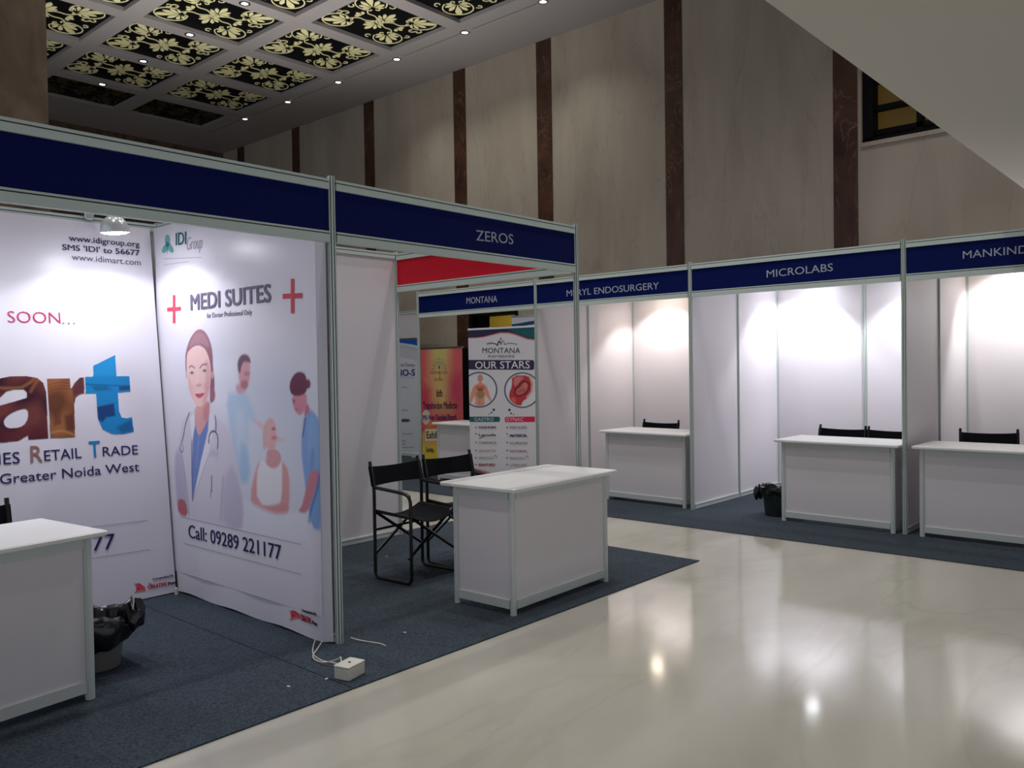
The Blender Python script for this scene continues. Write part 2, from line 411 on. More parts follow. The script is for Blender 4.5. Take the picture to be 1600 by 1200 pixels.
# coffered ceiling
GX = [-13.12+i*1.58 for i in range(14)]          # beams running along y
GX = [XL+1.43, -11.68, -10.10, -8.50, -6.92, -5.34, -3.76, -2.18, -.60, .98, 2.56, 4.14]
GY = [6.38, 4.54, 2.75, .96, -.83, -2.62, -4.41]
BW = .135; REC = .06
c = MB()
c.box(XL, 9.5, 6.52, YW, H, H+.3); c.box(XL, 9.5, 6.22, 6.49, H, H+.3); c.box(XL, 9.5, 6.49, 6.52, H+.03, H+.3)
c.box(XL, GX[0]+BW, -9, 6.22, H, H+.3); c.box(GX[-1]-BW, 9.5, -9, 6.22, H, H+.3); c.box(GX[0]+BW, GX[-1]-BW, -9, GY[-1]+BW, H, H+.3)
for x in GX[1:-1]: c.box(x-BW, x+BW, GY[-1]+BW, 6.22, H, H+.3)
for y in GY[1:-1]:
    for i in range(len(GX)-1): c.box(GX[i]+BW, GX[i+1]-BW, y-BW, y+BW, H, H+.3)
c.box(XL, 9.5, -9, 10.6, H+.3, H+.45)
struct(c.build('ceiling', M['ceiling']))

def arc(cx, cy, r, a0, a1, n=16, r2=None):
    r2 = r if r2 is None else r2
    return [(cx+(r+(r2-r)*i/(n-1))*math.cos(a0+(a1-a0)*i/(n-1)), cy+(r+(r2-r)*i/(n-1))*math.sin(a0+(a1-a0)*i/(n-1))) for i in range(n)]
def petal(cx, cy, a, r0, r1, w, n=9):
    P = []
    for t in np.linspace(0, .97, n): P.append((r0+(r1-r0)*t, w*max(.06, math.sin(PI*t**1.7)**.75)))
    P.append((r1, 0)); P += [(x, -y) for x, y in reversed(P[:-1])]
    return [(cx+x*math.cos(a)-y*math.sin(a), cy+x*math.sin(a)+y*math.cos(a)) for x, y in P]
def ornament(hx, hy):
    o = MB(); z0, z1 = -.009, 0.0
    def pal(cx, cy, a, R, tip=.0, ring=True):
        bx_, by_ = cx-.62*R*math.cos(a), cy-.62*R*math.sin(a)
        for da in (-1.62, -1.08, -.54, 0, .54, 1.08, 1.62):
            L = R*(1.42+tip if da == 0 else 1.36-.40*abs(da))
            o.prism(petal(bx_, by_, a+da, .16*R, L, .135*L), z0, z1)
        for sg in (-1, 1):
            o.ribbon(arc(bx_+.34*R*math.cos(a+sg*2.4), by_+.34*R*math.sin(a+sg*2.4), .19*R, a+sg*.6, a+sg*5.4, 14, .06*R), .018, z0, z1)
        if not ring: return
        o.ribbon(arc(cx, cy, R*1.0, a+PI+.5, a+3*PI-.9, 34), .020, z0, z1)
        q = (cx+R*1.36*math.cos(a+PI-1.1), cy+R*1.36*math.sin(a+PI-1.1))
        o.ribbon(arc(q[0], q[1], .065, a+.3, a+.3+4.8, 16, .02), .018, z0, z1)
    for qx in (-1, 1):
        for qy in (-1, 1): pal(qx*hx*.60, qy*hy*.62, math.atan2(qy*hy, qx*hx), .225, .26)
    pal(hx*.30, 0, 0, .185, .1, False); pal(-hx*.30, 0, PI, .185, .1, False)
    for qy in (-1, 1):
        for da in (-.95, 0, .95): o.prism(petal(0, qy*hy*.42, qy*PI/2+da, .015, .12, .03), z0, z1)
        for qx in (-1, 1):
            o.ribbon(chaikin(chaikin([(qx*.02, qy*.06), (qx*.12, qy*.17), (qx*.09, qy*.31), (qx*.22, qy*.40)], False), False), .020, z0, z1)
            o.ribbon(arc(qx*hx*.20, qy*hy*.84, .06, 0 if qx > 0 else PI, (5.0 if qx > 0 else PI-5.0), 18, .015), .018, z0, z1)
    o.ribbon(arc(0, 0, .06, 0, 2*PI, 24), .024, z0, z1)
    o.prism(arc(0, 0, .022, 0, 2*PI*.95, 12), z0, z1)
    return o
ROWW = ['along the beige marble wall', 'second from the marble wall', 'third from the marble wall', 'fourth from the marble wall']
COLW = ['at the far dark end', 'second column from the far end', 'third column from the far end', 'fourth column from the far end', 'fifth column from the far end', 'sixth column from the far end', 'seventh column from the far end', 'eighth column from the far end']
proto = {}
for j in range(4):
    for i in range(7):
        x0, x1 = GX[i]+BW, GX[i+1]-BW; y1, y0 = (6.22 if j == 0 else GY[j]-BW), GY[j+1]+BW
        loc = ((x0+x1)/2, (y0+y1)/2, H+.3)
        # keep only those the photo can see
        d = np.array(loc)-CAM; dz = d@fw; px = 800+F_PX*(d@rt)/dz; py = 600-F_PX*(d@up)/dz
        if py < -130 or px < -20 or px > 1100: continue
        lab = 'black ceiling panel with %s leaf scrolls, row %s, %s' % ('shade-darkened gilded' if i == 0 else 'gilded', ROWW[j], COLW[i])
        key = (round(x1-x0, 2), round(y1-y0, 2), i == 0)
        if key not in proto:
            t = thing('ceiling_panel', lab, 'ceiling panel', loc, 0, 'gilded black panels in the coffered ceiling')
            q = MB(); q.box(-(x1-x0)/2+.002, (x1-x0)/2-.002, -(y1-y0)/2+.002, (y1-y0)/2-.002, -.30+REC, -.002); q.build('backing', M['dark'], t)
            q = ornament((x1-x0)/2, (y1-y0)/2).build('gilded_ornament', M['shaded_gold'] if i == 0 else M['gold'], t, loc=(0, 0, -.30+REC))
            proto[key] = t
        else: copy_tree(proto[key], loc, 0, lab)

# ceiling downlights (small lit discs in trim rings)
dl = None
vis = [(-11.72, 6.5), (-10.17, 6.5), (-8.58, 6.5), (-6.98, 6.5), (-5.38, 6.5), (-3.82, 6.5), (-11.66, 3.65), (-10.04, 3.65), (-8.46, 3.65), (-6.89, 3.65)]
names = ['%s downlight along the ceiling border beside the marble wall, counted from its far end' % s for s in ('first', 'second', 'third', 'fourth', 'fifth', 'sixth')]
names += ['%s downlight on the beams between gilded panels, counted from the far left' % s for s in ('first', 'second', 'third', 'fourth')]
spots = [(x, y, H, n) for (x, y), n in zip(vis, names)]
spots += [(x, y, z, 'added ceiling downlight above the open marble floor, out of the photo') for x, y, z, w in HALL_FILL_LIGHTS]
spots += [(x, y, z, 'added downlight in the cream mezzanine underside, out of the photo') for x, y, z, w in MEZZ_FILL_LIGHTS]
for x, y, z, n in spots:
    grp = 'small white ceiling downlights' if 'out of' not in n else 'added downlights over the open floor'
    if dl is None:
        dl = thing('downlight', n, 'downlight', (x, y, z), 0, grp)
        q = MB(); q.lathe([(.045, -.001), (.075, -.001), (.078, -.012), (.05, -.016), (.045, -.001)], cap0=False, cap1=False, n=20); q.build('trim_ring', M['chrome'], dl)
        q = MB(); q.lathe([(.001, -.008), (.046, -.008)], cap0=False, cap1=False, n=20); q.add([(0.046*math.cos(a), .046*math.sin(a), -.009) for a in np.linspace(0, 2*PI, 20, False)], [tuple(range(19, -1, -1))]); q.build('lit_disc', M['spot_disc'], dl)
    else: copy_tree(dl, (x, y, z), 0, n, grp)
for x, y in vis[3:6]+vis[8:]:
    lamp('downlight_or_fill_beam', (x, y, H-.03), (0, 0, -1), 60, (1, .97, .92), 120, 1.0, .05)
for ux, uy, uw, nm in ((-5.3, 3.5, 560, 'black ceiling fill lamp added out of sight behind the red fascia stand'), (-6.6, .8, 340, 'black ceiling fill lamp added out of sight behind the doctor banner')):  # hidden lamps added only to brighten the coffered ceiling
    ut = thing('fill_uplighter', nm, 'added fill lamp', (ux, uy, 0), 0, 'added ceiling fill lamps behind the left stands')
    q = MB(); q.lathe([(.15, 0), (.15, .02), (.03, .035), (.014, .05)], n=24); q.build('base', M['black_metal'], ut)
    q = MB(); q.tube([(0, 0, .03), (0, 0, 1.62)], .013); q.build('pole', M['black_metal'], ut)
    q = MB(); q.lathe([(.02, 1.60), (.08, 1.64), (.15, 1.74), (.145, 1.74), (.075, 1.65), (.02, 1.615)], n=28); q.build('fill_lamp_bowl', M['black_metal'], ut)
    q = MB(); q.lathe([(.001, 1.67), (.05, 1.67), (.05, 1.68), (.001, 1.685)], n=20, cap0=False, cap1=False); q.build('lit_bulb', M['spot_disc'], ut)
    lamp('ceiling_fill_beam', (ux, uy, 1.72), (0, 0, 1), uw, (1, .96, .90), 112, 1.0, .08)
# cream mezzanine slab overhead at the right
b = MB(); b.box(2.06, 9.5, -9, YW, MZ, MZ+.45); struct(b.build('ceiling_mezzanine', M['soffit']))
# marble clad column behind the left stand
b = MB(); b.box(-3.95, -3.0, -1.5, -.33, 0, H); struct(b.build('column', M['column_marble']))

# carpets
def carpet(x0, x1, y0, y1, label):
    q = MB(); q.box(x0, x1, y0, y1, .0005, .007); return tag(q.build('carpet', M['carpet']), label, 'carpet')
carpet(-2.1, .57, -4.2, -.352, 'blue grey carpet under the stand with the doctor banner')
carpet(-2.1, .57, -.346, 2.885, 'blue grey carpet with a sharp corner under the two black chairs')
carpet(-8.2, 4.4, 3.99, 7.1, 'long blue grey carpet strip under the right hand row of stands')
CZ = .007

# ------------------------------------------------------------------ exhibition stand system
def post_mesh():
    q = MB(); P = []
    for k in range(8):
        a = PI/8+k*PI/4; a2 = a+PI/4
        A = np.array([.0216*math.cos(a), .0216*math.sin(a)]); B = np.array([.0216*math.cos(a2), .0216*math.sin(a2)])
        for t, ins in ((.04, 0), (.36, 0), (.36, 1), (.64, 1), (.64, 0), (.96, 0)):
            p = A+(B-A)*t; p = p*(1-.34*ins); P.append(tuple(p))
    n = len(P); vs = [(x, y, 0) for x, y in P]+[(x, y, 2.512) for x, y in P]
    q.add(vs, [tuple(range(n-1, -1, -1)), tuple(range(n, 2*n))])
    for i in range(n):
        q.add([], [])
        q.f.append([i, (i+1) % n, n+(i+1) % n, n+i]); q.m.append(1 if i % 6 in (1, 2, 3) else 0); q.sm.append(False)
    return q
_pm = None
def post(x, y, label):
    global _pm
    if _pm is None:
        o = post_mesh().build('stand_post', [M['alu'], M['groove']]); _pm = o
    else:
        o = _pm.copy(); COL.objects.link(o)
    o.location = (x, y, CZ)
    return tag(o, label, 'post', 'slotted aluminium stand posts')
def rail(q, L, z0, z1, d=.018, slot=.62):
    zs = z0+(z1-z0)*slot
    q.box(0, L, -d, d, z0, zs-.003, 0); q.box(0, L, -d, d, zs+.003, z1, 0); q.box(0, L, -d+.005, d-.005, zs-.003, zs+.003, 1)
def partition(p0, p1, label, h=2.5):
    d = Vector((p1[0]-p0[0], p1[1]-p0[1], 0)); L = d.length-.046; rz = math.atan2(d.y, d.x); d.normalize()
    t = thing('partition_panel', label, 'partition panel', (p0[0]+d.x*.023, p0[1]+d.y*.023, CZ), rz, 'white partition panels of the stands')
    q = MB(); q.box(0, L, -.004, .004, .05, h-.045); q.build('panel', M['white'], t)
    q = MB(); rail(q, L, h-.05, h); q.build('top_rail', [M['alu'], M['groove']], t)
    q = MB(); rail(q, L, .004, .052); q.build('bottom_rail', [M['alu_pale'], M['groove']], t)
    return t
FZ0, FZ1 = 2.165, 2.50
def fascia(p0, p1, label, board='navy'):
    d = Vector((p1[0]-p0[0], p1[1]-p0[1], 0)); L = d.length-.046; rz = math.atan2(d.y, d.x); d.normalize()
    t = thing('fascia_sign', label, 'stand sign', (p0[0]+d.x*.023, p0[1]+d.y*.023, 0), rz)
    q = MB(); q.box(0, L, -.005, .005, FZ0+.05, FZ1-.045); q.build('board', M[board], t)
    q = MB(); rail(q, L, FZ1-.055, FZ1, slot=.7); q.build('top_rail', [M['alu'], M['groove']], t)
    q = MB(); rail(q, L, FZ0, FZ0+.058, slot=.78); q.build('bottom_rail', [M['alu'], M['groove']], t)
    return t
YR = 4.813; YB = 6.853; ZW = 2.15
PX = [-4.68, -2.62, -.575, 1.465, 3.505]
# left row
post(0, 0, 'tall post beside the doctor banner, white wires at its foot')
post(0, ZW, 'free standing corner post at the right end of the sign reading ZEROS')
post(-2, ZW, 'rear post where the red fascia meets the white back wall')
post(-2, 0, 'rear corner post hidden behind the two printed banners')
partition((-2, 0), (-1, 0), 'white partition behind the left half of the doctor banner')
partition((-1, 0), (0, 0), 'white partition behind the right half of the doctor banner')
partition((-2, 0), (-2, ZW/2), 'white back wall panel behind the black chairs, nearer the doctor banner')
partition((-2, ZW/2), (-2, ZW), 'white back wall panel directly left of the red fascia')
post(-2, ZW/2, 'rear post in the middle of the wall behind the black chairs')
post(-1, 0, 'middle post behind the doctor banner')
partition((-2, -1.02), (-2, 0), 'white back wall panel behind the large printed letters')
partition((-2, -2.05), (-2, -1.02), 'white back wall panel at the left edge of the photo')
post(-2, -1.02, 'rear post behind the banner with the large printed letters'); post(-2, -2.05, 'rear post beyond the left edge of the photo'); post(0, -2.05, 'front post beyond the left edge of the photo')
F_blank = fascia((0, -2.05), (0, 0), 'blank navy sign board at the left, above the doctor banner')
F_zeros = fascia((0, 0), (0, ZW), 'navy sign board reading ZEROS')
F_red = fascia((-2, ZW), (0, ZW), 'red sign board side running back from the corner post', 'red')
# right row
labs = ['post at the left end of the sign reading MONTANA', 'post between the signs reading MONTANA and MERYL ENDOSURGERY', 'post between the signs reading MERYL ENDOSURGERY and MICROLABS', 'post between the signs reading MICROLABS and MANKIND', 'post at the right end of the sign reading MANKIND']
for x, n in zip(PX, labs): post(x, YR, n)
FN = [('MONTANA', fascia((PX[0], YR), (PX[1], YR), 'navy sign board reading MONTANA')), ('MERYL', fascia((PX[1], YR), (PX[2], YR), 'navy sign board reading MERYL ENDOSURGERY')),
      ('MICRO', fascia((PX[2], YR), (PX[3], YR), 'navy sign board reading MICROLABS')), ('MANK', fascia((PX[3], YR), (PX[4], YR), 'navy sign board reading MANKIND'))]
side = {1: 'left side of the stand signed MERYL ENDOSURGERY', 2: 'left side of the stand signed MICROLABS', 3: 'left side of the stand signed MANKIND', 4: 'right side of the stand signed MANKIND'}
YM = (YR+YB)/2
for i in (1, 2, 3, 4):
    partition((PX[i], YR), (PX[i], YM), 'front white panel on the '+side[i]); partition((PX[i], YM), (PX[i], YB), 'rear white panel on the '+side[i])
    post(PX[i], YM, 'middle post of the '+side[i]); post(PX[i], YB, 'rear corner post of the '+side[i])
for i, s in ((1, 'MERYL ENDOSURGERY'), (2, 'MICROLABS'), (3, 'MANKIND')):
    xm = (PX[i]+PX[i+1])/2
    partition((PX[i], YB), (xm, YB), 'left white back panel of the stand signed '+s); partition((xm, YB), (PX[i+1], YB), 'right white back panel of the stand signed '+s)
    post(xm, YB, 'post in the middle of the back wall of the stand signed '+s)
# white panel standing beyond, left of the Montana stand
partition((-8.25, 7.1), (-7.2, 7.1), 'plain white partition in the distance above the blue topped banner')

# sign lettering
fr = Face((0, YR-.0055, 0), (1, 0, 0), (0, 0, 1)); fl = Face((.0055, 0, 0), (0, 1, 0), (0, 0, 1))
LT = (178, 184, 198)
text_on(fl, 'ZEROS', (744, 375.5), (802, 381.8), (744, 359.5), LT, parent=F_zeros, n=.001)
text_on(fr, 'MONTANA', (729, 474.8), (777, 472), (729, 465), LT, parent=FN[0][1], n=.001)
text_on(fr, 'MERYL ENDOSURGERY', (885.5, 463.2), (1029.5, 451.4), (885.5, 453.6), LT, parent=FN[1][1], n=.001)
text_on(fr, 'MICROLABS', (1198, 433.8), (1301.5, 423.2), (1198, 422.6), LT, parent=FN[2][1], n=.001)
text_on(fr, 'MANKIND', (1504.5, 404.3), (1588, 396.8), (1504.5, 392.6), LT, parent=FN[3][1], n=.001, fit='MANKIN')

# ------------------------------------------------------------------ counters
def counter(L=1.02, D=.5, h=.765):
    t = thing('counter', 'x', 'counter', (0, 0, 0))
    q = MB(); q.box(-L/2-.045, L/2+.045, -D/2-.05, D/2+.06, h-.026, h, bev=.006); q.build('counter_top', M['top'], t)
    for sx in (-1, 1):
        for sy in (-1, 1):
            q = MB(); q.prism([(sx*(L/2-.02)+.0205*math.cos(PI/8+k*PI/4), sy*(D/2-.02)+.0205*math.sin(PI/8+k*PI/4)) for k in range(8)], 0, h-.026); q.build('leg', M['alu_pale'], t)
    q = MB(); q.box(-L/2+.04, L/2-.04, -D/2+.016, -D/2+.022, .085, h-.07); q.build('front_panel', M['white'], t)
    for sx in (-1, 1):
        q = MB(); q.box(sx*(L/2-.02)-.003, sx*(L/2-.02)+.003, -D/2+.04, D/2-.04, .085, h-.07); q.build('side_panel', M['white'], t)
    for (z0, z1, nm) in ((h-.074, h-.027, 'top_rail'), (.035, .088, 'bottom_rail')):
        q = MB(); q.box(-L/2+.0405, L/2-.0405, -D/2+.006, -D/2+.032, z0, z1)
        for sx in (-1, 1): q.box(sx*(L/2-.02)-.013, sx*(L/2-.02)+.013, -D/2+.0405, D/2-.0405, z0, z1)
        if nm == 'top_rail': q.box(-L/2+.0405, L/2-.0405, D/2-.032, D/2-.006, z0, z1)
        q.build(nm, M['alu_pale'], t)
    return t
C0 = counter(); C0.location = (.155, 1.45, CZ); C0.rotation_euler.z = PI/2+.03; C0['label'] = 'white counter in front of the two whole black folding chairs'; C0['group'] = 'white stand counters'
copy_tree(C0, (-.43, -1.705, CZ), PI/2+.12, 'white counter cut by the left edge of the photo, grey bin behind it')
copy_tree(C0, (-1.17, 5.09, CZ), -.03, 'white counter below the sign reading MERYL ENDOSURGERY')
copy_tree(C0, (.89, 5.02, CZ), -.015, 'white counter below the sign reading MICROLABS, green bin at its left')
copy_tree(C0, (2.10, 5.02, CZ), -.01, 'white counter below the sign reading MANKIND, cut by the right edge of the photo')
copy_tree(C0, (-3.85, 5.06, CZ), 0, 'small looking white counter behind the roll up banner reading OUR STARS')

# ------------------------------------------------------------------ folding chairs (facing +x locally)
def rounded(path, r, n=5):
    P = [Vector(p) for p in path]; out = [P[0]]
    for i in range(1, len(P)-1):
        a = (P[i-1]-P[i]).normalized(); b_ = (P[i+1]-P[i]).normalized(); s = P[i]+a*r; e = P[i]+b_*r
        for k in range(n+1):
            t = k/n; out.append(s*(1-t)**2+P[i]*2*t*(1-t)+e*t*t)
    out.append(P[-1]); return out
def chair(wd=.472, dp=.36):
    t = thing('folding_chair', 'x', 'chair')
    w = wd/2; d = dp/2; R = .0122; yb = w
    for s in (-1, 1):
        q = MB(); y = s*w
        q.tube(rounded([(-d-.04, y, .825), (-d, y, .64), (-d, y, R), (d, y, R), (d, y, .60), (d-.05, y, .625), (-d+.005, y, .645)], .045), R, n=8)
        q.build('side_frame', M['black_metal'], t)
        q = MB(); q.tube([(-d, s*(w-.02), .475), (d, s*(w-.02), .455)], R, n=8); q.build('seat_rail', M['black_metal'], t)
    for x, nm in ((-d+.014, 'rear_cross_brace'), (d-.014, 'front_cross_brace')):
        q = MB(); zt = .465
        q.tube([(x, -w+.012, zt), (x, w-.012, .175)], .0115, n=8); q.tube([(x-.023, w-.012, zt), (x-.023, -w+.012, .175)], .0115, n=8)
        q.build(nm, M['black_metal'], t)
    q = MB(); q.tube([(-d, -w, .345), (-d, w, .345)], .009, n=8); q.build('stretcher', M['black_metal'], t)
    # sagging seat
    q = MB(); nx, ny = 8, 14; vs = []
    for layer in (0, 1):
        for i in range(nx+1):
            for j in range(ny+1):
                u = -d-.01+(dp+.02)*i/nx; v = -w+.005+(wd-.01)*j/ny
                z = .487-.02*i/nx-.045*(1-(2*j/ny-1)**2)-.004*layer-(.01 if i in (0, nx) else 0)*(1-(2*j/ny-1)**2)
                vs.append((u, v, z))
    fs = []; K = (nx+1)*(ny+1); I = lambda i, j: i*(ny+1)+j
    for i in range(nx):
        for j in range(ny):
            fs.append((I(i, j), I(i+1, j), I(i+1, j+1), I(i, j+1))); fs.append((K+I(i, j), K+I(i, j+1), K+I(i+1, j+1), K+I(i+1, j)))
    for j in range(ny): fs += [(I(0, j), I(0, j+1), K+I(0, j+1), K+I(0, j)), (I(nx, j+1), I(nx, j), K+I(nx, j), K+I(nx, j+1))]
    for i in range(nx): fs += [(I(i+1, 0), I(i, 0), K+I(i, 0), K+I(i+1, 0)), (I(i, ny), I(i+1, ny), K+I(i+1, ny), K+I(i, ny))]
    q.add(vs, fs, 0, True); q.build('seat', M['black_cloth'], t)
    # back sling wrapped round the posts
    q = MB(); vs = []; ny = 16; nz = 5
    for layer in (0, 1):
        for j in range(ny+1):
            for k in range(nz+1):
                tz = k/nz; s = 2*j/ny-1
                z = .652+.140*tz-(.012*(1-s*s) if k == nz else 0)+(.006*(1-s*s) if k == 0 else 0)
                xp = -d-.04*(z-.64)/.185
                x = xp-.02*(1-s*s)+(.013 if layer else -.013)*(1 if abs(s) > .93 else .18)
                vs.append((x, s*(w+.012), z))
    fs = []; K = (ny+1)*(nz+1); I = lambda j, k: j*(nz+1)+k
    for j in range(ny):
        for k in range(nz):
            fs.append((I(j, k), I(j, k+1), I(j+1, k+1), I(j+1, k))); fs.append((K+I(j, k), K+I(j+1, k), K+I(j+1, k+1), K+I(j, k+1)))
    for j in range(ny): fs += [(I(j, nz), K+I(j, nz), K+I(j+1, nz), I(j+1, nz)), (I(j, 0), I(j+1, 0), K+I(j+1, 0), K+I(j, 0))]
    for k in range(nz): fs += [(I(0, k), K+I(0, k), K+I(0, k+1), I(0, k+1)), (I(ny, k), I(ny, k+1), K+I(ny, k+1), K+I(ny, k))]
    q.add(vs, fs, 0, True); q.build('backrest', M['black_cloth'], t)
    return t
K0 = chair(); K0.location = (-.775, 1.255, CZ); K0.rotation_euler.z = .06; K0['label'] = 'black folding chair nearer the doctor banner, its whole side frame showing'; K0['group'] = 'black folding chairs'
copy_tree(K0, (-.79, 1.775, CZ), -.05, 'black folding chair right behind the nearest whole white counter')
copy_tree(K0, (-1.60, 5.68, CZ), -PI/2, 'black folding chair back behind the counter below MERYL ENDOSURGERY')
copy_tree(K0, (.50, 5.78, CZ), -PI/2-.05, 'left black chair back behind the counter below MICROLABS')
copy_tree(K0, (1.01, 5.76, CZ), -PI/2-.02, 'right black chair back behind the counter below MICROLABS, touching the post')
copy_tree(K0, (1.87, 5.95, CZ), -PI/2+.25, 'tilted black chair back behind the counter below MANKIND')
copy_tree(K0, (-1.03, -1.445, CZ), .0, 'black chair with only its corner post showing at the left edge of the photo')

# ------------------------------------------------------------------ bins
def bag_fn(seed, amp, n, droop=0.0, low=0):
    rnd = random.Random(seed); ph = [rnd.uniform(0, 6.28) for _ in range(6)]
    def fn(p, j, k):
        a = 2*PI*k/n; r = math.hypot(p[0], p[1]); s = 1+amp*(.5*math.sin(5*a+ph[0]+j*.7)+.35*math.sin(9*a+ph[1]-j*.9)+.3*math.sin(14*a+ph[2]+j*1.7))
        z = p[2]+amp*.16*math.sin(3*a+ph[3])*(1 if j > 1 else .4)+amp*.07*math.sin(8*a+ph[4]+j)
        if j <= low: z -= droop*(.5+.5*math.cos(a-3.9))
        return (p[0]*s, p[1]*s, z)
    return fn
tb = thing('waste_bin', 'round grey bin lined with a shiny black bag beside the left counter', 'bin', (-.66, -1.0, CZ))
q = MB(); q.lathe([(.095, 0), (.105, .004), (.14, .25), (.146, .252), (.146, .262), (.136, .262), (.1, .02)], cap1=True); q.build('bin_body', M['bin_grey'], tb)
q = MB(); q.lathe([(.135, .13), (.158, .15), (.182, .19), (.19, .235), (.178, .268), (.15, .282), (.125, .268), (.10, .18), (.04, .12)], n=56, cap0=False, cap1=True, fn=bag_fn(3, .09, 56, .10, 2)); q.build('bin_bag', M['bag'], tb)
q = MB(); q.lathe([(.01, .0), (.05, .02), (.062, .07), (.045, .11), (.012, .12)], n=20, fn=bag_fn(9, .2, 20), T=Matrix.Translation((.12, .13, .19)))
q.build('bag_knot', M['bag'], tb)
tb = thing('waste_bin', 'dark green bin with a black bag at the left of the MICROLABS counter', 'bin', (.225, 5.02, CZ))
q = MB(); q.lathe([(.10, 0), (.108, .004), (.135, .25), (.14, .252), (.14, .262), (.13, .262), (.1, .02)], cap1=True); q.build('bin_body', M['bin_green'], tb)
q = MB(); q.lathe([(.135, .2), (.155, .215), (.163, .25), (.15, .285), (.12, .28), (.10, .2), (.04, .14)], n=48, cap0=False, fn=bag_fn(5, .1, 48)); q.build('bin_bag', M['bag'], tb)
q = MB(); q.lathe([(.01, .0), (.035, .01), (.045, .04), (.03, .07), (.01, .08)], n=16, fn=bag_fn(8, .25, 16), T=Matrix.Translation((-.165, -.05, .165))); q.build('bag_knot', M['bag'], tb)

# ------------------------------------------------------------------ arm spotlights clipped to the back walls
def arm_light(base, head, aim, label, warm, power, color, size=118, blend=.35):
    t = thing('arm_spotlight', label, 'spotlight', base, 0, 'arm spotlights on the stand walls')
    h = Vector(head)-Vector(base); a = Vector(aim).normalized()
    q = MB(); q.box(-.03, .03, -.03, .03, -.03, .035, bev=.006); q.build('clamp', M['chrome'], t)
    q = MB(); q.tube([(0, 0, .03), (0, 0, .06), h*.5+Vector((0, 0, .075)), h-a*.075+Vector((0, 0, .02)), h-a*.07], .008, n=8); q.build('arm', M['chrome'], t)
    T = Matrix.Translation(h) @ a.to_track_quat('-Z', 'Y').to_matrix().to_4x4()
    q = MB(); q.lathe([(.006, .10), (.036, .096), (.06, .078), (.077, .045), (.084, .0), (.081, .0), (.073, .042), (.056, .07), (.006, .09)], n=28, T=T, cap0=False, cap1=False); hd = q.build('lamp_head', M['reflector'], t)
    q = MB(); q.lathe([(.080, .004), (.062, -.006), (.025, -.012), (.001, -.013)], n=28, T=T, cap0=False, cap1=False); q.build('lit_bulb', M['bulb_warm'] if warm else M['bulb_cool'], hd)
    lamp('spotlight_beam', tuple(Vector(head)+a*.03), aim, power, color, size, blend, .045)
    return t
arm_light((-1.98, -.47, 2.515), (-1.46, -.52, 2.335), (-.06, .10, -1), 'lit chrome arm spotlight hanging at the top of the left stand', False, 15, (.93, .94, 1), 142, .22)
arm_light((-1.98, -1.52, 2.515), (-1.47, -1.55, 2.335), (0, 0, -1), 'arm spotlight over the left stand beyond the left edge of the photo', False, 11, (.93, .94, 1), 160, .6)
arm_light((-2.05, YB, 2.515), (-2.05, 6.47, 2.40), (0, .2, -1), 'arm spotlight behind the sign reading MERYL ENDOSURGERY', True, 38, (1, .945, .92))
arm_light((-.02, YB, 2.515), (-.02, 6.47, 2.40), (-.25, .2, -1), 'left arm spotlight behind the sign reading MICROLABS', False, 50, (.93, .94, 1))
arm_light((1.02, YB, 2.515), (1.02, 6.47, 2.40), (.05, .2, -1), 'right arm spotlight behind the sign reading MICROLABS', False, 42, (.93, .94, 1))
arm_light((2.15, YB, 2.515), (2.15, 6.42, 2.47), (-.12, .6, -1), 'arm spotlight behind the sign reading MANKIND', True, 58, (.98, 1, .985))

#@@BANNERS
# ------------------------------------------------------------------ printed cloth banners of the left stand
NAVY = (34, 36, 92); GREY = (106, 96, 122)
def cloth(name, parent, fn, nu, nv, m):
    vs = []; fs = []
    for j in range(nv+1):
        for i in range(nu+1): vs.append(fn(i/nu, j/nv))
    for j in range(nv):
        for i in range(nu): a = j*(nu+1)+i; fs.append((a, a+1, a+nu+2, a+nu+1))
    q = MB(); q.add(vs, fs, 0, True); return q.build(name, m, parent)
# side banner (doctor)
YM_ = -.06
fm = Face((0, YM_, 0), (1, 0, 0), (0, 0, 1))
bn = thing('cloth_banner', 'printed cloth banner reading MEDI SUITES with a doctor in a white coat', 'banner', (-.9, YM_, 0))
def f_medi(a, v):
    z = .016+v*2.455
    xl = -1.70-.235*v                               # left edge follows the leaning back banner
    if a < .93: x = xl+(-.066-xl)*(a/.93); y = 0
    else: t = (a-.93)/.07; x = -.066+.040*t; y = .036*t**.9
    lo = max(0, 1-v/.13); n = -.010*lo*(.5+.5*math.sin(x*9+1.3))*(1 if x < -.45 else .3)
    z += .006*lo*math.sin(x*11)
    return (x+.9, y+n*0-abs(n)*-1, z)
cloth('fabric', bn, f_medi, 70, 60, M['fabric'])
cv = Canvas.__new__(Canvas); cv.face = fm; cv.u0, cv.u1, cv.v0, cv.v1 = -1.915, -.0675, .15, 2.44; cv.step = .0044
cv.nx = int((cv.u1-cv.u0)/cv.step)+2; cv.ny = int((cv.v1-cv.v0)/cv.step)+2
cv.U, cv.Vv = np.meshgrid(np.linspace(cv.u0, cv.u1, cv.nx), np.linspace(cv.v0, cv.v1, cv.ny)); cv.C = np.ones((cv.ny, cv.nx, 3))*lin((226, 222, 233)); cv.mask = np.zeros((cv.ny, cv.nx))
# pale bluish studio background
cv.poly([(285, 560), (330, 540), (470, 545), (500, 700), (340, 640)], (208, 209, 226), .16, .7)
cv.poly([(345, 590), (485, 590), (490, 810), (380, 800)], (212, 216, 234), .12, .8)
cv.poly([(330, 560), (372, 560), (372, 660), (332, 640)], (232, 232, 244), .05, .7)
